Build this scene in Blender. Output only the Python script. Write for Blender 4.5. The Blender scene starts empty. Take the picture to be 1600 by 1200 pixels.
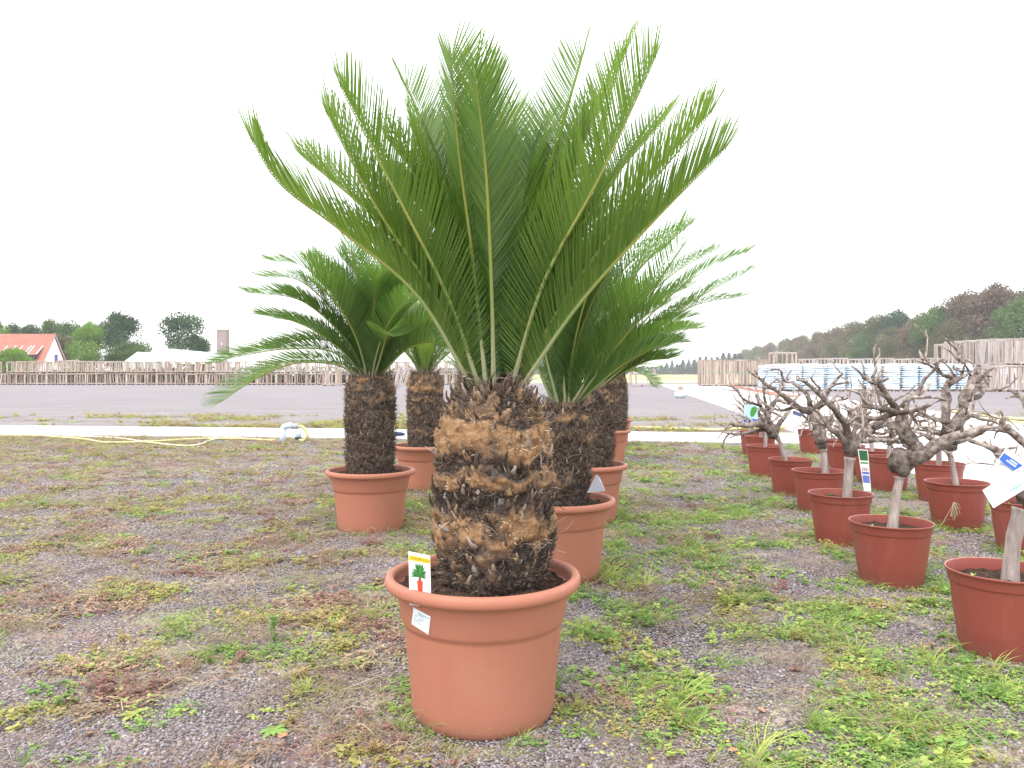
import bpy, math, random
import numpy as np
from mathutils import Vector, Matrix

# ------------------------------------------------------------------ camera, world, sun
sc = bpy.context.scene
F = 28.0 / 36.0 * 1600.0      # focal length in photo pixels
HOR = 583.0                   # horizon row of the photo
CAMZ = 1.4
cam_d = bpy.data.cameras.new('camera')
cam_d.lens = 28; cam_d.sensor_width = 36
cam_d.shift_y = -(600 - HOR) / 1600.0
cam_d.clip_start = 0.05; cam_d.clip_end = 4000
cam = bpy.data.objects.new('camera', cam_d)
sc.collection.objects.link(cam)
cam.location = (0, 0, CAMZ); cam.rotation_euler = (math.radians(90), 0, 0)
sc.camera = cam

SUN_EL, SUN_AZ = math.radians(58), math.radians(215)   # azimuth clockwise from +Y
world = bpy.data.worlds.new('World'); sc.world = world
world.use_nodes = True
wn = world.node_tree; wn.nodes.clear()
wo = wn.nodes.new('ShaderNodeOutputWorld')
sky = wn.nodes.new('ShaderNodeTexSky'); sky.sky_type = 'NISHITA'; sky.sun_disc = False
sky.sun_elevation = SUN_EL; sky.sun_rotation = SUN_AZ
sky.air_density = 1.0; sky.dust_density = 3.0
bg1 = wn.nodes.new('ShaderNodeBackground'); bg1.inputs['Strength'].default_value = 0.05
bg2 = wn.nodes.new('ShaderNodeBackground'); bg2.inputs['Strength'].default_value = 1.12
bg2.inputs['Color'].default_value = (1.0, 0.985, 0.99, 1)   # the even white cloud layer
ad = wn.nodes.new('ShaderNodeAddShader')
wn.links.new(sky.outputs[0], bg1.inputs['Color'])
wn.links.new(bg1.outputs[0], ad.inputs[0]); wn.links.new(bg2.outputs[0], ad.inputs[1])
wn.links.new(ad.outputs[0], wo.inputs['Surface'])

sd = bpy.data.lights.new('sun', 'SUN'); sd.energy = 1.0; sd.angle = math.radians(25); sd.color = (1, .97, .92)
so = bpy.data.objects.new('sun', sd); sc.collection.objects.link(so)
sdir = Vector((math.sin(SUN_AZ) * math.cos(SUN_EL), math.cos(SUN_AZ) * math.cos(SUN_EL), math.sin(SUN_EL)))
so.rotation_euler = sdir.to_track_quat('Z', 'Y').to_euler(); so.location = (0, 0, 50)
sc.view_settings.view_transform = 'Standard'; sc.view_settings.look = 'None'
sc.view_settings.gamma = 1; sc.view_settings.exposure = 0.93
sc.view_settings.use_curve_mapping = False

R = random.Random(7)
NR = np.random.RandomState(11)
COL = sc.collection


def px(x, y, d):
    return Vector(((x - 800) / F * d, d, CAMZ - (y - HOR) / F * d))


# ------------------------------------------------------------------ noise
_T = np.random.RandomState(5).rand(4096)


def vnoise(P, seed=0):
    P = np.asarray(P, dtype=np.float64)
    i = np.floor(P).astype(np.int64); f = P - i; f = f * f * (3 - 2 * f)

    def h(a, b, c):
        return _T[((a * 73856093) ^ (b * 19349663) ^ (c * 83492791) ^ (seed * 2654435)) & 4095]
    x, y, z = i[:, 0], i[:, 1], i[:, 2]
    fx, fy, fz = f[:, 0], f[:, 1], f[:, 2]
    r = 0
    for dx in (0, 1):
        wx = fx if dx else 1 - fx
        for dy in (0, 1):
            wy = fy if dy else 1 - fy
            for dz in (0, 1):
                wz = fz if dz else 1 - fz
                r = r + wx * wy * wz * h(x + dx, y + dy, z + dz)
    return r


def fbm(P, o=4, seed=0):
    P = np.asarray(P, dtype=np.float64); a, s, t = 1.0, 0, 0
    for k in range(o):
        s = s + a * vnoise(P * (2.03 ** k) + 17.3 * k, seed + k); t += a; a *= .5
    return s / t


# ------------------------------------------------------------------ mesh helpers
class MB:
    def __init__(self):
        self.V = []; self.Q = []; self.Tr = []; self.A = []; self.M3 = []; self.M4 = []; self.n = 0

    def add(self, V, quads=None, tris=None, tint=0.5, mat=0):
        V = np.asarray(V, dtype=np.float64).reshape(-1, 3)
        if quads is not None and len(quads):
            q = np.asarray(quads).reshape(-1, 4) + self.n; self.Q.append(q); self.M4.append(np.full(len(q), mat))
        if tris is not None and len(tris):
            t = np.asarray(tris).reshape(-1, 3) + self.n; self.Tr.append(t); self.M3.append(np.full(len(t), mat))
        self.A.append(np.full(len(V), tint) if np.isscalar(tint) else np.asarray(tint).reshape(-1))
        self.V.append(V); self.n += len(V)

    def box(self, c, s, rot=None, tint=.5, mat=0):
        v = np.array([(x, y, z) for z in (-.5, .5) for y in (-.5, .5) for x in (-.5, .5)]) * np.array(s)
        if rot is not None:
            v = v @ np.array(rot.to_3x3()).T
        v = v + np.array(c)
        self.add(v, [(0, 2, 3, 1), (4, 5, 7, 6), (0, 1, 5, 4), (2, 6, 7, 3), (0, 4, 6, 2), (1, 3, 7, 5)], tint=tint, mat=mat)

    def mesh(self, name, mats, smooth=True):
        me = bpy.data.meshes.new(name)
        V = np.concatenate(self.V)
        me.vertices.add(len(V)); me.vertices.foreach_set('co', V.astype(np.float32).ravel())
        Q = np.concatenate(self.Q) if self.Q else np.zeros((0, 4), int)
        T = np.concatenate(self.Tr) if self.Tr else np.zeros((0, 3), int)
        me.loops.add(Q.size + T.size)
        me.loops.foreach_set('vertex_index', np.concatenate([Q.ravel(), T.ravel()]).astype(np.int32))
        me.polygons.add(len(Q) + len(T))
        ls = np.concatenate([np.arange(len(Q)) * 4, Q.size + np.arange(len(T)) * 3])
        me.polygons.foreach_set('loop_start', ls.astype(np.int32))
        mi = np.concatenate(self.M4 + self.M3) if (self.M4 or self.M3) else np.zeros(0)
        me.polygons.foreach_set('material_index', mi.astype(np.int32))
        me.polygons.foreach_set('use_smooth', np.full(len(Q) + len(T), smooth))
        at = me.attributes.new('tint', 'FLOAT', 'POINT')
        at.data.foreach_set('value', np.concatenate(self.A).astype(np.float32))
        me.update(calc_edges=True)
        for m in (mats if isinstance(mats, (list, tuple)) else [mats]):
            me.materials.append(m)
        return me

    def build(self, name, mats, parent=None, smooth=True):
        return obj(name, self.mesh(name, mats, smooth), parent)


def obj(name, me, parent=None, loc=None, rot=None, scale=None):
    o = bpy.data.objects.new(name, me); COL.objects.link(o)
    if parent is not None:
        o.parent = parent
    if loc is not None: o.location = loc
    if rot is not None: o.rotation_euler = rot
    if scale is not None: o.scale = scale
    return o


def tag(o, label=None, cat=None, group=None, kind=None):
    if label: o['label'] = label
    if cat: o['category'] = cat
    if group: o['group'] = group
    if kind: o['kind'] = kind
    return o


def empty(name, loc, rz=0):
    o = bpy.data.objects.new(name, None); COL.objects.link(o)
    o.location = loc; o.rotation_euler = (0, 0, rz); o.empty_display_size = .1
    return o


def lathe(mb, prof, n=96, tint=.5, mat=0, c=(0, 0, 0), wob=0, closed=True):
    prof = np.array(prof); m = len(prof)
    a = np.linspace(0, 2 * math.pi, n, endpoint=False)
    V = np.zeros((m, n, 3))
    k = 1 + wob * np.sin(2 * a + 1)
    V[:, :, 0] = prof[:, None, 0] * np.cos(a) * k + c[0]; V[:, :, 1] = prof[:, None, 0] * np.sin(a) / k + c[1]
    V[:, :, 2] = prof[:, None, 1] + c[2]
    i = np.arange(m - 1)[:, None]; j = np.arange(n)[None]; j2 = (j + 1) % n
    q = np.stack([i * n + j, i * n + j2, (i + 1) * n + j2, (i + 1) * n + j], -1).reshape(-1, 4)
    mb.add(V.reshape(-1, 3), q, tint=tint, mat=mat)


def catmull(P, n):
    P = [np.array(p, float) for p in P]
    P = [2 * P[0] - P[1]] + P + [2 * P[-1] - P[-2]]
    seg = len(P) - 3; out = []
    for u in np.linspace(0, seg - 1e-9, n):
        k = int(u); t = u - k; a, b, c, d = P[k:k + 4]
        out.append(.5 * (2 * b + (c - a) * t + (2 * a - 5 * b + 4 * c - d) * t * t + (3 * b - a - 3 * c + d) * t ** 3))
    return np.array(out)


def frames(C):
    T = np.gradient(C, axis=0); T /= np.linalg.norm(T, axis=1)[:, None] + 1e-12
    up = np.array([0, 0, 1.]) if abs(T[0][2]) < .9 else np.array([1., 0, 0])
    N = np.zeros_like(T); n = np.cross(T[0], up)
    for i in range(len(T)):
        n = n - T[i] * n.dot(T[i]); n /= np.linalg.norm(n) + 1e-12; N[i] = n
    return T, N, np.cross(T, N)


def tube(mb, C, rad, ns=8, tint=.5, mat=0, bump=0, bseed=0, bfreq=20, flat=1.0, cap=True):
    C = np.asarray(C); n = len(C); T, N, B = frames(C)
    rad = np.broadcast_to(np.asarray(rad, float), (n,))
    a = np.linspace(0, 2 * math.pi, ns, endpoint=False)
    V = C[:, None, :] + rad[:, None, None] * (np.cos(a)[None, :, None] * N[:, None, :] + flat * np.sin(a)[None, :, None] * B[:, None, :])
    if bump:
        Vf = V.reshape(-1, 3)
        k = 1 + bump * (fbm(Vf * bfreq, 3, bseed) - .5) * 2
        V = C[:, None, :] + (V - C[:, None, :]) * k.reshape(n, ns, 1)
    i = np.arange(n - 1)[:, None]; j = np.arange(ns)[None]; j2 = (j + 1) % ns
    q = np.stack([i * ns + j, i * ns + j2, (i + 1) * ns + j2, (i + 1) * ns + j], -1).reshape(-1, 4)
    V = V.reshape(-1, 3); tr = None
    if cap:
        V = np.concatenate([V, C[:1], C[-1:]]); b = n * ns
        tr = [(b, (k + 1) % ns, k) for k in range(ns)] + [(b + 1, (n - 1) * ns + k, (n - 1) * ns + (k + 1) % ns) for k in range(ns)]
    if not np.isscalar(tint):
        t = np.repeat(np.asarray(tint), ns); tint = np.concatenate([t, tint[:1], tint[-1:]]) if cap else t
    mb.add(V, q, tr, tint=tint, mat=mat)


def icos(sub):
    import bmesh
    bm = bmesh.new(); bmesh.ops.create_icosphere(bm, subdivisions=sub, radius=1)
    V = np.array([v.co[:] for v in bm.verts]); T = np.array([[v.index for v in f.verts] for f in bm.faces]); bm.free()
    return V, T


ICO1, ICO2, ICO3 = icos(1), icos(2), icos(3)

# ------------------------------------------------------------------ materials


def mat(name, col, rough=.8, spec=.3):
    m = bpy.data.materials.new(name); m.use_nodes = True
    b = m.node_tree.nodes['Principled BSDF']
    b.inputs['Base Color'].default_value = (*col, 1); b.inputs['Roughness'].default_value = rough
    b.inputs['Specular IOR Level'].default_value = spec
    return m


def N(m, t, **kw):
    n = m.node_tree.nodes.new(t)
    for k, v in kw.items():
        if hasattr(n, k): setattr(n, k, v)
        else: n.inputs[k].default_value = v
    return n


def L(m, a, b): m.node_tree.links.new(a, b)


def ramp(m, fac, stops):
    r = N(m, 'ShaderNodeValToRGB'); e = r.color_ramp.elements
    while len(e) < len(stops): e.new(.5)
    for k, (p, c) in enumerate(stops):
        e[k].position = p; e[k].color = (*c, 1)
    L(m, fac, r.inputs[0]); return r.outputs[0]


def noise(m, scale, detail=4, vec=None, rough=.55, stretch=None):
    tc = N(m, 'ShaderNodeTexCoord'); v = tc.outputs['Object'] if vec is None else vec
    if stretch:
        mp = N(m, 'ShaderNodeMapping'); mp.inputs['Scale'].default_value = stretch; L(m, v, mp.inputs[0]); v = mp.outputs[0]
    n = N(m, 'ShaderNodeTexNoise', Scale=scale, Detail=detail, Roughness=rough); L(m, v, n.inputs['Vector'])
    return n.outputs['Fac']


def mixc(m, fac, a, b, mode='MIX'):
    x = N(m, 'ShaderNodeMix', data_type='RGBA', blend_type=mode)
    for s, v in ((x.inputs[0], fac), (x.inputs[6], a), (x.inputs[7], b)):
        if isinstance(v, (int, float)): s.default_value = v
        elif isinstance(v, tuple): s.default_value = (*v, 1)
        else: L(m, v, s)
    return x.outputs[2]


def bump(m, h, strength=.3, dist=.01):
    b = N(m, 'ShaderNodeBump', Strength=strength, Distance=dist); L(m, h, b.inputs['Height'])
    L(m, b.outputs[0], m.node_tree.nodes['Principled BSDF'].inputs['Normal'])


def base(m, c): L(m, c, m.node_tree.nodes['Principled BSDF'].inputs['Base Color'])


def worldpos(m):
    return N(m, 'ShaderNodeNewGeometry').outputs['Position']


def attr(m, n='tint'):
    return N(m, 'ShaderNodeAttribute', attribute_name=n).outputs['Fac']


def orand(m): return N(m, 'ShaderNodeObjectInfo').outputs['Random']


M = {}
# terracotta plastic of the palm tubs
m = M['tub'] = mat('terracotta_plastic', (.36, .15, .095), .55, .3)
w = worldpos(m)
c = mixc(m, noise(m, 3.2, 5, w), (.36, .135, .085), (.42, .17, .11))
c = mixc(m, ramp(m, noise(m, 1.7, 6, w, .7), [(.55, (0, 0, 0)), (.75, (.35, .35, .35))]), c, (.44, .23, .155))
c2 = noise(m, 420, 2, w); c = mixc(m, .12, c, ramp(m, c2, [(.4, (.3, .1, .06)), (.6, (.6, .3, .2))]))
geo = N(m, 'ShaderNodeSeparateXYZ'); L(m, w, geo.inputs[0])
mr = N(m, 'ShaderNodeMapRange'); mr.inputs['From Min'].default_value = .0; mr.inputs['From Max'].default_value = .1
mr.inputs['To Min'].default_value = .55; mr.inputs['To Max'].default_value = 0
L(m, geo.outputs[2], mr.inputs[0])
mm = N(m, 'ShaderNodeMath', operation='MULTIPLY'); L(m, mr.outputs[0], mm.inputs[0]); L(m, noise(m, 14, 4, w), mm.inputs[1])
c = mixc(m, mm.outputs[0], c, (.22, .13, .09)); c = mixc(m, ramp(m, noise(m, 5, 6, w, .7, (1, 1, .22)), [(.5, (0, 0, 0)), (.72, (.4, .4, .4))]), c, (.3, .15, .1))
c = mixc(m, ramp(m, noise(m, 38, 3, w, .6), [(.7, (0, 0, 0)), (.78, (.35, .35, .35))]), c, (.5, .33, .24)); base(m, c)
bump(m, noise(m, 260, 2, w), .12, .002)
m = M['potred'] = mat('red_brown_plastic', (.26, .06, .045), .5, .35)
w = worldpos(m)
c = mixc(m, noise(m, 4, 4, w), (.225, .052, .038), (.28, .066, .05))
c = mixc(m, .1, c, ramp(m, noise(m, 380, 2, w), [(.4, (.15, .03, .02)), (.6, (.45, .15, .11))]))
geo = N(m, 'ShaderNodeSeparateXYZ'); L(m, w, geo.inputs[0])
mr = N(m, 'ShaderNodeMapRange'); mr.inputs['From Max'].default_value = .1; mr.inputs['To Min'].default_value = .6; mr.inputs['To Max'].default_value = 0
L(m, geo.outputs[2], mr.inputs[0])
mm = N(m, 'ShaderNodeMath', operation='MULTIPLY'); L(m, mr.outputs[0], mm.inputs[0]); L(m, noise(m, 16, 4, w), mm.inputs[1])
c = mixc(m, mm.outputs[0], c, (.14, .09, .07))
c = mixc(m, ramp(m, noise(m, 6, 6, w, .7, (1, 1, .25)), [(.52, (0, 0, 0)), (.72, (.35, .35, .35))]), c, (.33, .15, .11)); base(m, c)
m = M['potrim'] = mat('red_brown_plastic_worn_edge', (.42, .16, .12), .45, .4)
m = M['soil'] = mat('potting_soil', (.05, .035, .028), .95, .1)
w = worldpos(m)
base(m, ramp(m, noise(m, 60, 5, w, .7), [(.35, (.018, .011, .008)), (.6, (.085, .055, .042)), (.8, (.2, .14, .11))]))
bump(m, noise(m, 90, 4, w), .8, .01)

# leaves of the cycads: shiny above, matt below, letting light through


def leafmat(name, c1, c2, rough=.34, trans=.45, tcol=None, spec=.5):
    m = mat(name, c1, rough, spec)
    c = mixc(m, attr(m), c1, c2); base(m, c)
    b = m.node_tree.nodes['Principled BSDF']; out = m.node_tree.nodes['Material Output']
    t = N(m, 'ShaderNodeBsdfTranslucent')
    if tcol: t.inputs['Color'].default_value = (*tcol, 1)
    else: L(m, c, t.inputs['Color'])
    x = N(m, 'ShaderNodeMixShader'); x.inputs[0].default_value = trans
    L(m, b.outputs[0], x.inputs[1]); L(m, t.outputs[0], x.inputs[2]); L(m, x.outputs[0], out.inputs['Surface'])
    return m


M['leaf'] = leafmat('cycad_leaflet', (.052, .12, .028), (.155, .235, .048), .32, .47, (.28, .46, .05))
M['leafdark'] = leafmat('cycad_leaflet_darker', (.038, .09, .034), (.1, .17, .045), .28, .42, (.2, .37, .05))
m = M['rachis'] = mat('cycad_leaf_stalk', (.25, .27, .07), .45)
base(m, ramp(m, attr(m), [(0, (.15, .1, .05)), (.05, (.22, .23, .13)), (.3, (.2, .25, .08)), (.6, (.28, .3, .06)), (1, (.2, .25, .05))]))
m = M['wool'] = mat('cycad_wool', (.4, .2, .09), 1, .05)
w = worldpos(m)
c = ramp(m, noise(m, 28, 5, w, .7), [(.25, (.16, .08, .042)), (.4, (.47, .275, .145)), (.55, (.63, .43, .26)), (.75, (.78, .6, .42))])
c = mixc(m, attr(m), (.1, .07, .05), c); base(m, c); bump(m, noise(m, 240, 4, w, .8), 1, .012)
m = M['trunk'] = mat('cycad_trunk', (.06, .04, .03), .9, .15)
w = worldpos(m)
c = ramp(m, noise(m, 45, 6, w, .75), [(.3, (.02, .016, .015)), (.48, (.09, .07, .06)), (.6, (.2, .155, .125)), (.78, (.4, .36, .33))])
c3 = ramp(m, noise(m, 35, 5, w, .7), [(.3, (.13, .06, .03)), (.5, (.38, .22, .11)), (.7, (.52, .35, .2))])
c = mixc(m, attr(m), c, c3); base(m, c); bump(m, noise(m, 120, 5, w, .8), 1, .015)
m = M['stub'] = mat('cycad_leaf_base', (.08, .05, .035), .8, .25)
c = ramp(m, orand(m), [(0, (.014, .011, .011)), (.35, (.06, .042, .035)), (.6, (.17, .11, .075)), (.8, (.36, .23, .13)), (.93, (.42, .38, .34)), (1, (.5, .45, .4))])
c = mixc(m, .35, c, ramp(m, noise(m, 70, 4, None, .7), [(.3, (.01, .008, .007)), (.7, (.25, .18, .13))])); base(m, c)
bump(m, noise(m, 160, 4), .8, .006)
m = M['stubt'] = mat('cycad_leaf_base_rows', (.08, .05, .035), .85, .2)
w = worldpos(m)
c = ramp(m, attr(m), [(0, (.015, .013, .013)), (.3, (.075, .058, .05)), (.6, (.2, .145, .1)), (.8, (.38, .26, .16)), (1, (.5, .44, .4))])
c = mixc(m, .3, c, ramp(m, noise(m, 60, 4, w, .7), [(.3, (.01, .008, .007)), (.7, (.3, .2, .12))])); base(m, c)
m = M['fibre'] = mat('trunk_fibre', (.3, .2, .1), .95, .05)
base(m, ramp(m, attr(m), [(0, (.05, .042, .038)), (.3, (.16, .125, .105)), (.6, (.4, .265, .155)), (.85, (.63, .44, .26)), (1, (.8, .63, .44))]))
m = M['spine'] = mat('dry_spine', (.3, .25, .22), .7, .3)
base(m, ramp(m, attr(m), [(0, (.03, .018, .014)), (.4, (.13, .075, .05)), (.7, (.3, .24, .2)), (1, (.52, .45, .4))]))

# vine bark
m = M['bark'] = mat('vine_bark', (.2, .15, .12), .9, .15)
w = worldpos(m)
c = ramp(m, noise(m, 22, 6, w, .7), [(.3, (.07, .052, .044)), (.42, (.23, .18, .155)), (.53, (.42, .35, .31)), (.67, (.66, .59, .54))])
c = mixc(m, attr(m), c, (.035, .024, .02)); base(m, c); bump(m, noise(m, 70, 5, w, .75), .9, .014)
m = M['stock'] = mat('vine_rootstock', (.3, .24, .21), .85, .2)
w = worldpos(m)
c = ramp(m, noise(m, 30, 5, w, .6, (1, 1, .2)), [(.3, (.2, .155, .14)), (.5, (.32, .265, .245)), (.7, (.46, .4, .37))]); base(m, c)
bump(m, noise(m, 90, 3, w, .6, (1, 1, .25)), .5, .006)
M['cut'] = mat('cut_wood', (.55, .42, .3), .9)

# timber, masonry, misc


def woodmat(name, stops, vary=.5):
    m = mat(name, (.4, .35, .3), .9, .15)
    c = ramp(m, orand(m), stops); w = worldpos(m)
    c = mixc(m, vary, c, ramp(m, noise(m, 2.5, 5, w, .7, (3, 3, .4)), [(.3, (.18, .13, .1)), (.7, (.62, .55, .48))]))
    base(m, c); return m


M['wood'] = woodmat('weathered_timber', [(0, (.25, .19, .15)), (.3, (.42, .33, .25)), (.5, (.5, .42, .34)), (.75, (.6, .54, .49)), (1, (.3, .14, .11))])
M['woodgrey'] = woodmat('grey_timber', [(0, (.3, .26, .25)), (.4, (.5, .46, .45)), (.7, (.62, .6, .62)), (1, (.42, .3, .24))])
M['woodbrown'] = woodmat('brown_timber', [(0, (.2, .13, .1)), (.4, (.33, .24, .18)), (.7, (.45, .37, .3)), (1, (.55, .48, .4))], .4)
M['strap'] = mat('green_strap', (.12, .42, .27), .5)
m = M['bag'] = mat('bag_plastic', (.7, .8, .9), .35, .5)
w = worldpos(m)
c = mixc(m, orand(m), (.72, .79, .85), (.8, .84, .87))
c = mixc(m, ramp(m, noise(m, 2.2, 3, w, .6, (1, 1, 3)), [(.42, (0, 0, 0)), (.5, (1, 1, 1))]), c, (.56, .7, .82))
base(m, c)
M['bagwhite'] = mat('white_bag_plastic', (.84, .82, .84), .4)
m = M['concrete'] = mat('concrete', (.55, .53, .52), .85, .3)
w = worldpos(m)
c = mixc(m, noise(m, .9, 6, w, .7), (.46, .44, .44), (.64, .61, .6))
c = mixc(m, ramp(m, noise(m, 7, 6, w, .8), [(.62, (0, 0, 0)), (.72, (.7, .7, .7))]), c, (.33, .28, .25)); base(m, c)
M['hose'] = mat('yellow_hose', (.6, .56, .27), .6)
M['hosewhite'] = mat('cream_hose', (.75, .7, .5), .5)
M['pipe'] = mat('pale_blue_pipe', (.5, .62, .72), .5)
M['metal'] = mat('steel', (.35, .36, .4), .4)
M['black'] = mat('black_rubber', (.02, .02, .025), .7)
M['white'] = mat('white_plastic', (.82, .82, .82), .35, .5)
M['yellow'] = mat('yellow_print', (.85, .62, .02), .4)
M['ink'] = mat('dark_ink', (.08, .07, .06), .5)
M['inkblue'] = mat('blue_print', (.03, .11, .5), .4)
M['inkpale'] = mat('pale_blue_print', (.45, .72, .82), .4)
M['inklight'] = mat('white_print', (.8, .85, .95), .4)
M['inkgreen'] = mat('green_print', (.06, .28, .05), .4)
M['inkgreen2'] = mat('dark_green_print', (.03, .12, .05), .4)
M['inkred'] = mat('red_print', (.7, .08, .04), .4)
M['inkpink'] = mat('pale_paper', (.74, .84, .88), .45)
M['greytag'] = mat('grey_tag', (.42, .44, .5), .5)
M['render'] = mat('white_render', (.78, .78, .8), .9)
m = M['tiles'] = mat('red_roof_tiles', (.5, .13, .07), .8)
w = worldpos(m)
br = N(m, 'ShaderNodeTexBrick'); br.inputs['Scale'].default_value = 1
br.inputs['Brick Width'].default_value = .3; br.inputs['Row Height'].default_value = .33
br.inputs['Color1'].default_value = (.36, .14, .11, 1); br.inputs['Color2'].default_value = (.44, .2, .15, 1)
br.inputs['Mortar'].default_value = (.2, .06, .04, 1); br.inputs['Mortar Size'].default_value = .03
mpn = N(m, 'ShaderNodeMapping'); mpn.inputs['Rotation'].default_value = (math.radians(90), 0, 0); L(m, w, mpn.inputs[0])
L(m, mpn.outputs[0], br.inputs['Vector']); base(m, mixc(m, .35, br.outputs[0], ramp(m, noise(m, .8, 5, w), [(.3, (.33, .11, .075)), (.7, (.5, .22, .16))])))
m = M['brick'] = mat('chimney_brick', (.3, .17, .16), .9)
br = N(m, 'ShaderNodeTexBrick'); br.inputs['Scale'].default_value = 4
br.inputs['Color1'].default_value = (.2, .15, .155, 1); br.inputs['Color2'].default_value = (.28, .21, .215, 1); br.inputs['Mortar'].default_value = (.4, .34, .33, 1)
mpn = N(m, 'ShaderNodeMapping'); mpn.inputs['Rotation'].default_value = (math.radians(90), 0, 0); L(m, worldpos(m), mpn.inputs[0])
L(m, mpn.outputs[0], br.inputs['Vector']); base(m, br.outputs[0])
m = M['edging'] = mat('red_brick_edging', (.42, .17, .11), .9)
base(m, ramp(m, noise(m, 3, 4, worldpos(m)), [(.3, (.3, .12, .08)), (.7, (.5, .26, .18))]))
m = M['glass'] = mat('greenhouse_glass', (.62, .74, .76), .15, .8); m.node_tree.nodes['Principled BSDF'].inputs['Transmission Weight'].default_value = .35
M['darkwin'] = mat('dark_window', (.03, .03, .05), .2)
M['purple'] = mat('violet_shutter', (.12, .08, .3), .6)
m = M['grass'] = mat('field_grass', (.2, .24, .06), .95)
base(m, ramp(m, noise(m, .15, 6, worldpos(m), .6, (.2, 1, 1)), [(.35, (.34, .37, .12)), (.5, (.44, .43, .2)), (.65, (.24, .33, .07))]))


def treemat(name, c1, c2):
    m = mat(name, c1, .9, .1)
    c = mixc(m, attr(m), c1, c2)
    c = mixc(m, .45, c, ramp(m, noise(m, .22, 4, worldpos(m), .7), [(.35, tuple(v * .55 for v in c1)), (.65, tuple(v * 1.35 for v in c2))]))
    base(m, c); b = m.node_tree.nodes['Principled BSDF']
    t = N(m, 'ShaderNodeBsdfTranslucent'); L(m, c, t.inputs['Color']); x = N(m, 'ShaderNodeMixShader'); x.inputs[0].default_value = .25
    L(m, b.outputs[0], x.inputs[1]); L(m, t.outputs[0], x.inputs[2]); L(m, x.outputs[0], m.node_tree.nodes['Material Output'].inputs['Surface'])
    return m


TM = {'dark': treemat('dark_green_foliage', (.045, .085, .045), (.085, .14, .06)),
      'mid': treemat('green_foliage', (.06, .11, .03), (.12, .19, .055)),
      'bright': treemat('bright_green_foliage', (.1, .19, .03), (.2, .33, .06)),
      'olive': treemat('olive_foliage', (.1, .098, .05), (.17, .155, .08)),
      'brown': treemat('autumn_brown_foliage', (.125, .09, .068), (.2, .145, .105)),
      'fir': treemat('fir_foliage', (.03, .06, .045), (.06, .1, .06))}
M['treetrunk'] = mat('tree_bark', (.1, .075, .06), .95)

# ------------------------------------------------------------------ ground


def relief(x, y):
    P = np.stack([x * 1.1, y * 1.1, x * 0], -1)
    f = np.clip((17 - y) / 2, 0, 1) * np.clip((y + 1) / 1, 0, 1) * np.clip((15 - np.abs(x)) / 2, 0, 1)
    e = 6.9 - .0 * x - .143 * (20 - y)   # road edge
    f = f * np.clip((e - .15 - x) / .8, 0, 1) * np.clip((near_edge(x) - .15 - y) / .8, 0, 1)
    return (fbm(P * 1.3, 4, 3) - .5) * .05 * f + .0 * x


def near_edge(x):   # near side of the cross path
    return 17.2 - .137 * (x + 5) * 1.0


def far_edge(x):
    return near_edge(x) + 2.75


def road_left(y):
    return 8.3 - .143 * (30.5 - y)


mb = MB()
gx = np.concatenate([[-1500, -600, -150, -50], np.linspace(-15, 15, 251), [50, 150, 600, 1500]])
gy = np.concatenate([[-350, -60, -8], np.linspace(-1, 17.5, 156), [40, 110, 300, 900, 1550]])
X, Y = np.meshgrid(gx, gy, indexing='xy'); Z = relief(X.ravel(), Y.ravel())
nx, ny = len(gx), len(gy)
i, j = np.meshgrid(np.arange(ny - 1), np.arange(nx - 1), indexing='ij')
q = np.stack([i * nx + j, i * nx + j + 1, (i + 1) * nx + j + 1, (i + 1) * nx + j], -1).reshape(-1, 4)
mb.add(np.stack([X.ravel(), Y.ravel(), Z], -1), q)
m = M['ground'] = mat('purple_grey_gravel', (.16, .14, .145), .9, .25)
w = worldpos(m)
vo = N(m, 'ShaderNodeTexVoronoi', Scale=85); L(m, w, vo.inputs['Vector'])
sp = N(m, 'ShaderNodeSeparateColor'); L(m, vo.outputs['Color'], sp.inputs[0])
stone = ramp(m, sp.outputs[0], [(0, (.1, .08, .08)), (.35, (.21, .18, .182)), (.7, (.31, .28, .285)), (.9, (.38, .355, .36)), (1, (.5, .46, .45))])
stone = mixc(m, ramp(m, vo.outputs['Distance'], [(.35, (0, 0, 0)), (.7, (1, 1, 1))]), stone, (.03, .022, .02))
# fines and soil between the stones
soil = ramp(m, noise(m, 30, 5, w, .7), [(.3, (.11, .085, .08)), (.7, (.26, .215, .2))])
c = mixc(m, ramp(m, noise(m, .9, 5, w, .65), [(.48, (0, 0, 0)), (.62, (.85, .85, .85))]), stone, soil)
# thin moss and dead matter: yellow-green, russet and straw stains, only where plants stand (nearer than ~30 m)
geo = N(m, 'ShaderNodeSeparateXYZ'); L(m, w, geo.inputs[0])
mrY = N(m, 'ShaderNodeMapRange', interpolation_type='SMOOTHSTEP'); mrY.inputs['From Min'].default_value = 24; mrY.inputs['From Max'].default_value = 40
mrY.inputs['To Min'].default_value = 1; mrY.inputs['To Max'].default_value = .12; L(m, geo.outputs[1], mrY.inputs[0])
def masked(f, s):
    a = N(m, 'ShaderNodeMath', operation='MULTIPLY'); L(m, f, a.inputs[0]); L(m, mrY.outputs[0], a.inputs[1])
    b = N(m, 'ShaderNodeMath', operation='MULTIPLY'); L(m, a.outputs[0], b.inputs[0]); b.inputs[1].default_value = s; return b.outputs[0]
g1 = ramp(m, noise(m, 1.6, 7, w, .75), [(.5, (0, 0, 0)), (.62, (1, 1, 1))])
g2 = ramp(m, noise(m, 2.1, 7, mixc(m, 1.0, (0, 0, 0), w), .75), [(.52, (0, 0, 0)), (.64, (1, 1, 1))])
c = mixc(m, masked(g1, .5), c, (.28, .3, .1))
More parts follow.
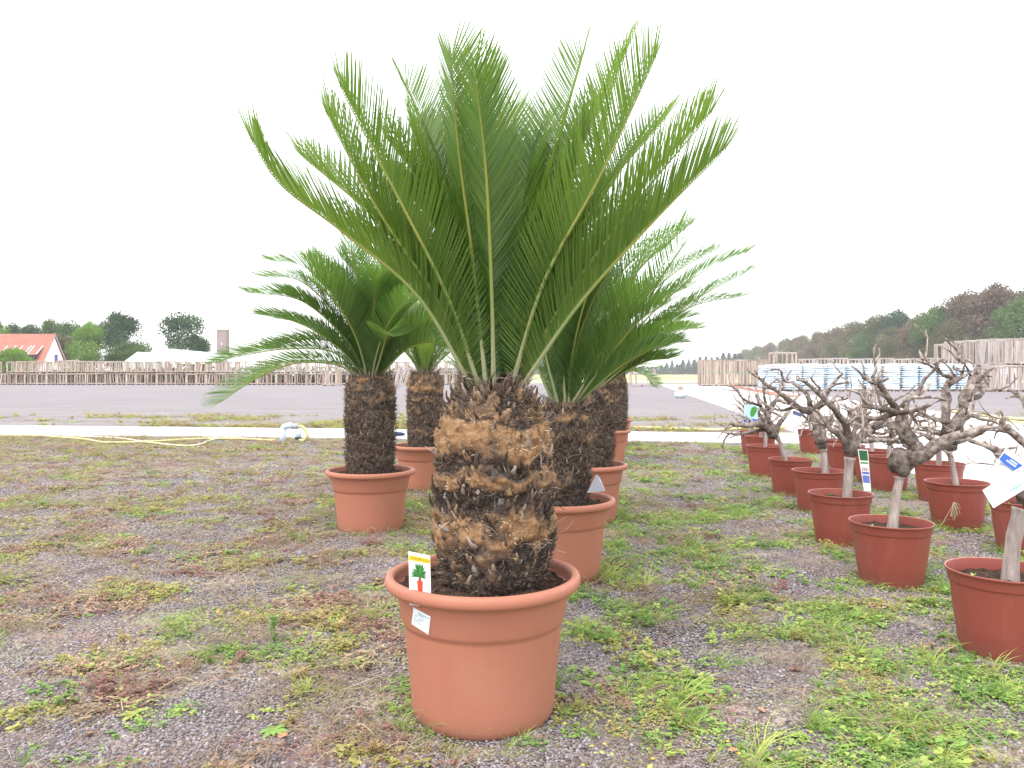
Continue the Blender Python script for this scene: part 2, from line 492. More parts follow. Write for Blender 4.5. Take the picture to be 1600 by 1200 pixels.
mpn = N(m, 'ShaderNodeMapping'); mpn.inputs['Location'].default_value = (31, 17, 3); L(m, w, mpn.inputs[0])
g3 = ramp(m, noise(m, 1.3, 7, mpn.outputs[0], .75), [(.5, (0, 0, 0)), (.62, (1, 1, 1))])
c = mixc(m, masked(g3, .4), c, (.34, .19, .15))
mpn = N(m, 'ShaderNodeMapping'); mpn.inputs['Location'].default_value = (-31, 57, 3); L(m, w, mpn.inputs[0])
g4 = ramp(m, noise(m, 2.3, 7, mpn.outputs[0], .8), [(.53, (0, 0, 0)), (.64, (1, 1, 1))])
c = mixc(m, masked(g4, .6), c, (.46, .39, .26))  # straw stains, their tone lifted paler to paint in lens bloom
# far plot: evenly grey, combed faintly by wheels; its early fade-in paints in lens bloom
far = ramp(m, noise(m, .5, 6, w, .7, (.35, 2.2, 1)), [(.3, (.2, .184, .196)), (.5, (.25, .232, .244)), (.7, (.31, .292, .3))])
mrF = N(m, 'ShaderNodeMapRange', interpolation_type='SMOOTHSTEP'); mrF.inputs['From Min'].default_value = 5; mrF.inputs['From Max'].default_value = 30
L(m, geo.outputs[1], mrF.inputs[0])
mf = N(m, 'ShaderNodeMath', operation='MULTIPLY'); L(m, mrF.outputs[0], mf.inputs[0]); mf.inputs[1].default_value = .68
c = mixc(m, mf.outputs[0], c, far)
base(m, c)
bp = N(m, 'ShaderNodeMath', operation='SUBTRACT'); bp.inputs[0].default_value = 1; L(m, vo.outputs['Distance'], bp.inputs[1])
bump(m, bp.outputs[0], .8, .008)
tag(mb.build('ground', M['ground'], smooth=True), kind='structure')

# far meadow beyond the yard
mb = MB()
for y0, y1, z in ((112, 124, .004), (150, 1540, .004)):
    mb.add([(-1490, y0, z), (1490, y0, z), (1490, y1, z), (-1490, y1, z)], [(0, 1, 2, 3)])
tag(mb.build('meadow', M['grass'], smooth=False), kind='structure')
mb = MB(); mb.add([(-1490, 124.3, .004), (1490, 124.3, .004), (1490, 149.7, .004), (-1490, 149.7, .004)], [(0, 1, 2, 3)])
m = mat('stubble', (.55, .52, .36), .95); base(m, ramp(m, noise(m, .2, 4, worldpos(m)), [(.3, (.5, .47, .3)), (.7, (.62, .6, .45))]))
tag(mb.build('stubble_field', m, smooth=False), kind='structure')


# concrete slabs of the road and the cross path
def slab(parent, corners, top=.022):
    mb = MB(); c = np.array(corners); cen = c.mean(0); c = cen + (c - cen) * (1 - .012 / 1.5)
    lo = np.c_[c, np.full(4, -.04)]; hi = np.c_[c, np.full(4, top + R.uniform(-.002, .002))]
    mb.add(np.r_[lo, hi], [(4, 5, 6, 7), (0, 1, 5, 4), (1, 2, 6, 5), (2, 3, 7, 6), (3, 0, 4, 7)])
    mb.build('slab', M['concrete'], parent, smooth=False)


road = tag(empty('road', (8, 40, 0)), kind='structure')
road.location = (0, 0, 0)
ys = list(np.arange(4.5, 100, 4.6))
for a, b in zip(ys[:-1], ys[1:]):
    for s in (0, 1):
        fa = lambda y, k: road_left(y) + k * (3.55 + max(0, y - 12) * .008)
        slab(road, [(fa(a, s), a), (fa(a, s + 1), a), (fa(b, s + 1), b), (fa(b, s), b)])
path = tag(empty('path', (0, 0, 0)), kind='structure')
xs = list(np.arange(-30, 5.5, 3.0))
for a, b in zip(xs[:-1], xs[1:]):
    b2 = min(b, 6.0)
    slab(path, [(a, near_edge(a)), (b2, near_edge(b2)), (b2, far_edge(b2)), (a, far_edge(a))], .02)
a, b = xs[-1], road_left(18)
slab(path, [(a, near_edge(a)), (road_left(near_edge(6.2)), near_edge(6.2)), (road_left(far_edge(6.4)), far_edge(6.4)), (a, far_edge(a))], .02)
for a in np.arange(14.2, 32, 3.2):
    slab(path, [(a, 17.4), (a + 3.2, 17.4), (a + 3.2, 20.8), (a, 20.8)], .02)
# brick edging on the far side of the road
ed = tag(empty('brick_edging', (0, 0, 0)), kind='structure')
mbb = MB()
for k in range(150):
    y = 46 + k * .26
    x = 16.0 + (y - 46) * .19
    mbb.box((x + R.uniform(-.01, .01), y, .03), (.9, .235, .1 + R.uniform(-.01, .02)), tint=R.random())
o = mbb.build('brick_row', M['edging'], ed, smooth=False); o['kind'] = 'stuff'

# ------------------------------------------------------------------ scattered stones and small plants (instanced stuff)


def proto_collection(name, meshes):
    col = bpy.data.collections.new(name)
    for k, me in enumerate(meshes):
        o = bpy.data.objects.new('%s_%02d' % (name, k), me); col.objects.link(o)
    return col


def scatter(name, pts, rot, scl, idx, col):
    me = bpy.data.meshes.new(name); n = len(pts)
    me.vertices.add(n); me.vertices.foreach_set('co', np.asarray(pts, np.float32).ravel())
    a = me.attributes.new('rot', 'FLOAT_VECTOR', 'POINT'); a.data.foreach_set('vector', np.asarray(rot, np.float32).ravel())
    a = me.attributes.new('scl', 'FLOAT', 'POINT'); a.data.foreach_set('value', np.asarray(scl, np.float32).ravel())
    a = me.attributes.new('idx', 'INT', 'POINT'); a.data.foreach_set('value', np.asarray(idx, np.int32).ravel())
    o = obj(name, me)
    ng = bpy.data.node_groups.new(name + '_nodes', 'GeometryNodeTree')
    ng.interface.new_socket('Geometry', in_out='INPUT', socket_type='NodeSocketGeometry')
    ng.interface.new_socket('Geometry', in_out='OUTPUT', socket_type='NodeSocketGeometry')
    nn, ln = ng.nodes, ng.links
    gi = nn.new('NodeGroupInput'); go = nn.new('NodeGroupOutput')
    ip = nn.new('GeometryNodeInstanceOnPoints'); ci = nn.new('GeometryNodeCollectionInfo')
    ci.inputs['Collection'].default_value = col; ci.inputs['Separate Children'].default_value = True; ci.inputs['Reset Children'].default_value = True
    ip.inputs['Pick Instance'].default_value = True

    def na(nm, t):
        x = nn.new('GeometryNodeInputNamedAttribute'); x.data_type = t; x.inputs['Name'].default_value = nm; return x.outputs['Attribute']
    ln.new(gi.outputs[0], ip.inputs['Points']); ln.new(ci.outputs[0], ip.inputs['Instance'])
    ln.new(na('idx', 'INT'), ip.inputs['Instance Index']); ln.new(na('rot', 'FLOAT_VECTOR'), ip.inputs['Rotation']); ln.new(na('scl', 'FLOAT'), ip.inputs['Scale'])
    ln.new(ip.outputs[0], go.inputs[0])
    md = o.modifiers.new('scatter', 'NODES'); md.node_group = ng
    o['kind'] = 'stuff'
    return o


m = M['stone'] = mat('gravel_stone', (.15, .13, .14), .8, .3)
c = ramp(m, orand(m), [(0, (.08, .062, .062)), (.3, (.17, .14, .142)), (.6, (.26, .232, .24)), (.85, (.34, .32, .335)), (.95, (.45, .42, .41)), (1, (.56, .5, .46))])
c = mixc(m, .35, c, ramp(m, noise(m, 90, 3), [(.35, (.07, .05, .055)), (.65, (.31, .27, .29))])); base(m, c)
stones = []
for k in range(8):
    V, T = ICO2; V = V * (1 + .5 * (fbm(V * 1.6 + k * 9, 3, k)[:, None] - .5)) * np.array([1, R.uniform(.65, .95), R.uniform(.5, .75)])
    mb = MB(); mb.add(V, None, T); stones.append(mb.mesh('gravel_stone', M['stone'], smooth=k % 2 == 0))
stone_col = proto_collection('stone_kinds', stones)


def inview(y0, y1, dens, margin=.5, soft=None):
    """random ground points in the wedge the camera could plausibly see"""
    A = .643 * (y1 * y1 - y0 * y0) + 2 * margin * (y1 - y0); n = int(A * dens)
    y = np.sqrt(NR.rand(n * 2) * (y1 * y1 - y0 * y0) + y0 * y0)[:n]
    x = (NR.rand(n) * 2 - 1) * (.643 * y + margin)
    return x, y


def onbed(x, y):
    return (x < road_left(y) - .04) & (y < near_edge(x) - .05)


X, Y, S = [], [], []
for y0, y1, dens, s0, s1 in ((2.2, 4.2, 7500, .0042, .0095), (4.2, 6.5, 3800, .0048, .0105), (6.5, 10, 1300, .006, .013), (10, 17.5, 420, .008, .016)):
    x, y = inview(y0, y1, dens); k = onbed(x, y)
    # fewer loose stones where fines and soil lie on top
    so_ = fbm(np.stack([x * .8, y * .8, x * 0], -1), 4, 21); k &= NR.rand(len(x)) < np.clip(1.25 - (so_ - .42) * 6, .25, 1)
    x, y = x[k], y[k]; X.append(x); Y.append(y); S.append(s0 + (s1 - s0) * NR.rand(len(x)) ** 1.8)
X = np.concatenate(X); Y = np.concatenate(Y); S = np.concatenate(S); n = len(X)
scatter('loose_gravel', np.stack([X, Y, relief(X, Y) + S * .25], -1), np.stack([NR.rand(n) * .6, NR.rand(n) * .6, NR.rand(n) * 6.28], -1), S, NR.randint(0, 8, n), stone_col)


# plant prototypes
def weedleaf(mb, p, d, up, L_, w_, t, ns=3):
    d = d / (np.linalg.norm(d) + 1e-9); s = np.cross(d, up); s /= np.linalg.norm(s) + 1e-9
    us = np.linspace(0, 1, ns + 1); ws = np.sin(np.pi * (us * .86 + .1)) * w_
    droop = -.35 * L_ * us ** 2
    C = p + np.outer(us, d) * L_ + np.outer(droop, np.array([0, 0, 1.]))
    V = np.stack([C + s * ws[:, None], C - s * ws[:, None]], 1).reshape(-1, 3)
    mb.add(V, [(2 * k, 2 * k + 1, 2 * k + 3, 2 * k + 2) for k in range(ns)], tint=t)


def clump(kind, seed):
    r = np.random.RandomState(seed); mb = MB(); Z = np.array([0, 0, 1.])
    if kind == 'rosette':
        for s in range(r.randint(4, 8)):
            c = np.array([*(r.randn(2) * .034), 0]); h = r.uniform(.004, .02)
            for k in range(r.randint(5, 9)):
                a = r.rand() * 6.28; e = r.uniform(.1, .8)
                weedleaf(mb, c + Z * h * r.rand(), np.array([math.cos(a), math.sin(a), e]), Z, r.uniform(.011, .022), r.uniform(.004, .0075), r.rand())
    if kind == 'herb':
        for s in range(r.randint(4, 8)):
            c = np.array([*(r.randn(2) * .02), 0]); top = c + np.array([*(r.randn(2) * .025), r.uniform(.012, .034)])
            tube(mb, np.array([c, (c + top) / 2 + r.randn(3) * .004, top]), .0009, 3, tint=.4, cap=False)
            for k in range(12):
                u = .2 + .8 * k / 11; p = c + (top - c) * u; a = k * 2.4 + r.rand()
                weedleaf(mb, p, np.array([math.cos(a), math.sin(a), .5]), Z, r.uniform(.008, .018), r.uniform(.002, .0042), r.rand(), 2)
    if kind == 'mat':
        for k in range(80):
            p = np.array([*(r.randn(2) * .04), r.rand() * .012]); a = r.rand() * 6.28
            weedleaf(mb, p, np.array([math.cos(a), math.sin(a), r.uniform(-.1, 1.)]), Z, r.uniform(.006, .012), r.uniform(.0026, .0048), r.rand(), 2)
    if kind == 'grass':
        for k in range(r.randint(14, 26)):
            a = r.rand() * 6.28; p = np.array([*(r.randn(2) * .008), 0]); l = r.uniform(.04, .11); le = r.uniform(.2, .9)
            d = np.array([math.cos(a) * le, math.sin(a) * le, 1.]); d /= np.linalg.norm(d)
            us = np.linspace(0, 1, 5); C = p + np.outer(us * l, d) + np.outer(us ** 2.2 * l * .5, np.array([math.cos(a), math.sin(a), -.7]))
            s = np.cross(d, [math.cos(a + 1), math.sin(a + 1), 0]); s /= np.linalg.norm(s); ww = (1 - us ** 2) * .0013 + .0001
            V = np.stack([C + s * ww[:, None], C - s * ww[:, None]], 1).reshape(-1, 3)
            mb.add(V, [(2 * q_, 2 * q_ + 1, 2 * q_ + 3, 2 * q_ + 2) for q_ in range(4)], tint=r.rand())
    if kind == 'straw':
        for k in range(r.randint(5, 11)):
            a = r.rand() * 6.28; l = r.uniform(.03, .13); p = np.array([*(r.randn(2) * .04), r.uniform(.002, .01)])
            e = p + np.array([math.cos(a) * l, math.sin(a) * l, r.uniform(0, .03)]); mid = (p + e) / 2 + r.randn(3) * .01; mid[2] = abs(mid[2]) + .004
            tube(mb, catmull([p, mid, e], 6), .0009, 3, tint=r.rand(), cap=False)
    return mb


def plantmat(name, stops, trans=.3):
    m = mat(name, stops[0][1], .7, .25)
    c = ramp(m, orand(m), stops)
    c = mixc(m, attr(m), mixc(m, 1.0, c, (.62, .62, .62), 'MULTIPLY'), c); base(m, c)
    b = m.node_tree.nodes['Principled BSDF']; t = N(m, 'ShaderNodeBsdfTranslucent'); L(m, c, t.inputs['Color'])
    x = N(m, 'ShaderNodeMixShader'); x.inputs[0].default_value = trans
    L(m, b.outputs[0], x.inputs[1]); L(m, t.outputs[0], x.inputs[2]); L(m, x.outputs[0], m.node_tree.nodes['Material Output'].inputs['Surface'])
    return m


PG = plantmat('weed_green', [(0, (.2, .36, .09)), (.4, (.33, .52, .13)), (.75, (.46, .6, .15)), (1, (.56, .6, .18))])
PY = plantmat('weed_yellow', [(0, (.4, .46, .1)), (.5, (.52, .5, .16)), (1, (.55, .4, .18))])
PR = plantmat('weed_russet', [(0, (.38, .19, .17)), (.4, (.48, .29, .23)), (.7, (.58, .44, .29)), (1, (.5, .48, .22))])
PS = plantmat('straw', [(0, (.38, .28, .18)), (.5, (.52, .43, .29)), (1, (.3, .18, .13))], .1)
kinds = [('rosette', PG), ('herb', PG), ('mat', PG), ('grass', PG), ('rosette', PY), ('herb', PY), ('mat', PY), ('grass', PY),
         ('rosette', PR), ('herb', PR), ('mat', PR), ('straw', PS), ('straw', PS)]
meshes = []
for ki, (kd, mt) in enumerate(kinds):
    for v in range(3):
        meshes.append(clump(kd, ki * 10 + v).mesh('weed', mt, smooth=False))
weed_col = proto_collection('weed_kinds', meshes)


def weeds(name, x, y, fsize, groups, thr, seed, gain=7., bias=None):
    """keep points where a patchy mask is high"""
    P = np.stack([x * fsize, y * fsize, x * 0 + seed], -1)
    v = fbm(P, 5, seed)
    if bias is not None: v = v + bias
    k = NR.rand(len(x)) < np.clip((v - thr) * gain, 0, 1)
    x, y = x[k], y[k]; n = len(x)
    g = np.array(groups)[NR.randint(0, len(groups), n)]
    idx = g * 3 + NR.randint(0, 3, n)
    s = np.clip(NR.lognormal(.0, .35, n), .45, 2.2) * (1 + np.clip(y - 6, 0, 20) * .02)
    return x, y, s, idx


parts = []
for y0, y1, dens in ((2.2, 5, 520), (5, 9, 300), (9, 17.5, 150)):
    x, y = inview(y0, y1, dens); k = onbed(x, y); x, y = x[k], y[k]
    px_ = x / y
    # right half green, left mixed
    gb = np.clip((px_ + .08) * .55, -.1, .085) + np.clip((4.2 - y) * .02, 0, .03)
    parts.append(weeds('g', x, y, 2.8, [0, 0, 1, 2, 2, 0, 0, 3], .52, 40, 4.5, gb))
    x, y = inview(y0, y1, dens * .6); k = onbed(x, y); x, y = x[k], y[k]; px_ = x / y
    parts.append(weeds('y', x, y, 3.1, [4, 4, 5, 6, 6, 0], .54, 50, 6, np.clip(-px_ * .12, -.06, .05) + np.clip((y - 5) * .012, 0, .07)))
    x, y = inview(y0, y1, dens * .7); k = onbed(x, y); x, y = x[k], y[k]; px_ = x / y
    parts.append(weeds('r', x, y, 2.9, [8, 8, 9, 10, 10], .56, 60, 5, np.clip(-px_ * .22, -.1, .04) + np.clip((y - 6) * .006, 0, .04)))
    x, y = inview(y0, y1, dens * .3); k = onbed(x, y); x, y = x[k], y[k]; px_ = x / y
    parts.append(weeds('s', x, y, 2.2, [11, 12], .46, 70, 4, np.clip(-px_ * .1, -.05, .05) + np.clip((y - 5) * .01, 0, .06)))
X, Y, S, I = [np.concatenate([p[k] for p in parts]) for k in range(4)]; n = len(X)
o = scatter('ground_weeds', np.stack([X, Y, relief(X, Y) + .002], -1), np.stack([NR.randn(n) * .12, NR.randn(n) * .12, NR.rand(n) * 6.28], -1), S, I, weed_col)
# weeds along the far side of the path and beside the road on the right
parts = []
for (xa, xb, ya, yb, num) in ((-16, 6, 0, 6, 9000), (6, 7.5, -2, 9, 300), (15, 22, 0, 7, 3000)):
    x = NR.uniform(xa, xb, num); y = (far_edge(x) if xb < 10 else 21 + x * 0) + .1 + (yb - 0) * NR.rand(num) ** 1.5
    k = (x < road_left(y) - .1) | (x > road_left(y) + 7.9); x, y = x[k], y[k]
    parts.append(weeds('f', x, y, .8, [0, 4, 5, 6, 7, 2, 8, 11, 10], .46, 80, 6, np.clip(.05 - (y - 20) * .02, -.1, .05)))
X, Y, S, I = [np.concatenate([p[k] for p in parts]) for k in range(4)]; n = len(X)
scatter('far_weeds', np.stack([X, Y, X * 0], -1), np.stack([NR.randn(n) * .12, NR.randn(n) * .12, NR.rand(n) * 6.28], -1), S * 1.5, I, weed_col)

# ------------------------------------------------------------------ tubs and nursery pots


def tub(parent, seed=0, hs=1.0):
    """big terracotta coloured plastic tub, rim radius .4, height .547"""
    mb = MB()
    prof = [(0, .004), (.262, .004), (.276, .008), (.2855, .02), (.2905, .04), (.294, .07), (.2975, .11), (.305, .18), (.3137, .27), (.3225, .355), (.3235, .366), (.3325, .374), (.336, .385),
            (.3525, .478), (.3537, .496), (.372, .498), (.391, .501), (.398, .507), (.401, .518), (.400, .532), (.394, .543), (.384, .547), (.372, .546), (.364, .538), (.3625, .525), (.357, .49), (.345, .46)]
    lathe(mb, prof, 128, wob=.004)
    p = mb.build('pot', M['tub'], parent); p.scale = (1, 1, hs)
    # soil
    mb = MB(); n = 40; r = np.linspace(0, .355, 22); a = np.linspace(0, 2 * math.pi, 72, endpoint=False)
    RR, AA = np.meshgrid(r, a, indexing='ij'); x = (RR * np.cos(AA)).ravel(); y = (RR * np.sin(AA)).ravel()
    z = .497 + (fbm(np.stack([x * 22, y * 22, x * 0 + seed], -1), 4, 5) - .5) * .05 + .01 * np.clip(1 - RR.ravel() / .3, 0, 1)
    i = np.arange(21)[:, None]; j = np.arange(72)[None]; j2 = (j + 1) % 72
    q = np.stack([i * 72 + j, (i + 1) * 72 + j, (i + 1) * 72 + j2, i * 72 + j2], -1).reshape(-1, 4)
    mb.add(np.stack([x, y, z], -1), q)
    rr = np.random.RandomState(seed)
    V0, T0 = ICO1
    for k in range(260):
        a = rr.rand() * 6.28; ra = .35 * math.sqrt(rr.rand()); s = rr.uniform(.004, .012)
        mb.add(V0 * s * np.array([1, rr.uniform(.3, 1), .5]) @ np.array(Matrix.Rotation(rr.rand() * 6, 3, 'Z')) + np.array([ra * math.cos(a), ra * math.sin(a), .503]), None, T0)
    mb.build('soil', M['soil'], p)
    return p


# ------------------------------------------------------------------ cycads


def frond(C, NL, length, mbL, mbR, up_hint, center, rng, hi=True, wid=.0048, leafL=.2, beta=34, r0=.012):
    """leaf stalk along the curve C with two rows of leaflets; returns nothing, fills the builders"""
    n = len(C); T, _, _ = frames(C)
    seg = np.linalg.norm(np.diff(C, axis=0), axis=1); s = np.r_[0, np.cumsum(seg)]; tot = s[-1]; u = s / tot
    rad = np.interp(u, [0, .03, .12, .6, 1], [r0 * 1.5, r0 * 1.15, r0 * .85, r0 * .55, r0 * .15])
    tube(mbR, C, rad, 6, tint=u, cap=True)
    us = np.linspace(.042, .995, NL); us = np.repeat(us, 2); side = np.tile([1., -1.], NL)
    us = np.clip(us + rng.randn(len(us)) * .0005, .035, 1)
    P = np.stack([np.interp(us, u, C[:, k]) for k in range(3)], -1)
    t = np.stack([np.interp(us, u, T[:, k]) for k in range(3)], -1); t /= np.linalg.norm(t, axis=1)[:, None]
    rv = P - center; rv[:, 2] = 0
    rl = np.linalg.norm(C[-1] - center) ; rdir = C[-1] - center; rdir = np.array([rdir[0], rdir[1], 0]); rdir /= np.linalg.norm(rdir) + 1e-9
    n0 = -rdir[None, :] * 1.0 + np.array([0, 0, 1.0]) + up_hint
    nn = n0 - t * (n0 * t).sum(1)[:, None]; nn /= np.linalg.norm(nn, axis=1)[:, None]
    sd_ = np.cross(t, nn)
    al = np.radians(np.interp(us, [0, .15, .5, .85, .97, 1], [72, 57, 46, 42, 36, 14])) + np.radians(rng.randn(len(us)) * .9)
    be = np.radians(np.interp(us, [0, .3, 1], [beta + 14, beta, beta - 8])) + np.radians(rng.randn(len(us)) * 1.5)
    d = np.cos(al)[:, None] * t + np.sin(al)[:, None] * (side[:, None] * np.cos(be)[:, None] * sd_ + np.sin(be)[:, None] * nn)
    ll = leafL * np.interp(us, [.035, .07, .15, .3, .5, .82, .93, 1], [.08, .3, .62, .9, 1, .95, .82, .52]) * (1 + rng.randn(len(us)) * .04)
    wid = wid * np.interp(us, [0, .6, 1], [1, 1, .88])
    w = t - d * (t * d).sum(1)[:, None]; w /= np.linalg.norm(w, axis=1)[:, None]
    nf = np.cross(d, w)
    tw = rng.randn(len(us)) * .2
    w = w * np.cos(tw)[:, None] + nf * np.sin(tw)[:, None]; nf = np.cross(d, w)
    bend = t * .1 + nn * .05 - np.array([0, 0, .1]) * rng.rand() + rng.randn(len(us), 3) * .014
    K = np.array([0, .12, .5, .82, 1.0]); Wd0 = np.array([.55, 1, .92, .6, .03]); Wd = wid[:, None] * Wd0[None, :]
    tint = np.clip(.5 + rng.randn() * .2 + rng.randn(len(us)) * .3, 0, 1)
    miss = rng.rand(len(us)) < .012; ll = np.where(miss, ll * rng.uniform(.1, .6, len(us)), ll)
    A = P + nn * (r0 * .3)
    Ct = A[:, None, :] + ll[:, None, None] * (K[None, :, None] * d[:, None, :] + (K[None, :, None] ** 2) * bend[:, None, :])
    m_ = len(us)
    if hi:
        e = w[:, None, :] * Wd[:, :, None]; g = nf[:, None, :] * (Wd * .6)[:, :, None]
        V = np.stack([Ct + e + g, Ct - g * .2, Ct - e + g], 2)          # m,5,3,3
        idx = np.arange(m_)[:, None, None] * 15; i = np.arange(4)[None, :, None]; j = np.arange(2)[None, None, :]
        b = idx + i * 3 + j
        q = np.stack([b, b + 1, b + 4, b + 3], -1).reshape(-1, 4)
        mbL.add(V.reshape(-1, 3), q, tint=np.repeat(tint, 15))
    else:
        sel = [0, 2, 3, 4]; Ct = Ct[:, sel]; e = w[:, None, :] * Wd[:, sel][:, :, None]
        V = np.stack([Ct + e, Ct - e], 2); idx = np.arange(m_)[:, None] * 8; i = np.arange(3)[None, :]
        b = idx + i * 2; q = np.stack([b, b + 1, b + 3, b + 2], -1).reshape(-1, 4)
        mbL.add(V.reshape(-1, 3), q, tint=np.repeat(tint, 8))


def stub_mesh(seed):
    r = np.random.RandomState(seed); mb = MB(); ns = 9
    C = catmull([(0, -.01, 0), (0, .012, .006), (0, .026 + r.rand() * .01, .02 + r.rand() * .008), (r.randn() * .004, .03 + r.rand() * .016, .042 + r.rand() * .016)], 7)
    rad = np.array([.0135, .0145, .014, .012, .0095, .0075, .0045]) * r.uniform(.85, 1.2)
    tube(mb, C, rad, ns, bump=.5, bseed=seed, bfreq=90, flat=.5)
    return mb


STUBS = [stub_mesh(k).mesh('leaf_base', M['stub']) for k in range(8)]


def trunk_core(mb, prof, band, seed, na=150, nz=130, amp=.02):
    zs = np.linspace(prof[0][1], prof[-1][1], nz); rs = np.interp(zs, [p[1] for p in prof], [p[0] for p in prof])
    a = np.linspace(0, 2 * math.pi, na, endpoint=False); ZZ, AA = np.meshgrid(zs, a, indexing='ij'); RR = np.repeat(rs[:, None], na, 1)
    P = np.stack([np.cos(AA) * RR, np.sin(AA) * RR, ZZ], -1).reshape(-1, 3)
    b = band(P[:, 2], AA.ravel())
    nse = fbm(P * 26, 4, seed); k = 1 + ((nse - .5) * 2 * amp + (b - .4) * amp * 1.1 + (vnoise(P * 7, seed + 4) - .5) * .035) / .2
    x = P[:, 0] * k; y = P[:, 1] * k
    i = np.arange(nz - 1)[:, None]; j = np.arange(na)[None]; j2 = (j + 1) % na
    q = np.stack([i * na + j, i * na + j2, (i + 1) * na + j2, (i + 1) * na + j], -1).reshape(-1, 4)
    tint = np.clip((b - .4) * 2 + (nse - .5) * 1.5, 0, 1)
    mb.add(np.stack([x, y, P[:, 2]], -1), q, tint=tint)
    lathe(mb, [(rs[-1] * 1.0, zs[-1] - .01), (rs[-1] * .8, zs[-1] + .012), (rs[-1] * .45, zs[-1] + .03), (0.001, zs[-1] + .035)], 24, tint=.25)


def bandfn(marks, seed):
    zz = [q_[0] for q_ in marks]; vv = [q_[1] for q_ in marks]

    def f(z, a):
        z = np.asarray(z, float); a = np.asarray(a, float) + 0 * z
        wv = (vnoise(np.stack([np.cos(a) * 2.4, np.sin(a) * 2.4, z * 7 + 3], -1), seed) - .5) * .08
        return np.clip(np.interp(z + wv, zz, vv) + (vnoise(np.stack([np.cos(a) * 5, np.sin(a) * 5, z * 22], -1), seed + 9) - .5) * .85, 0, 1)
    return f


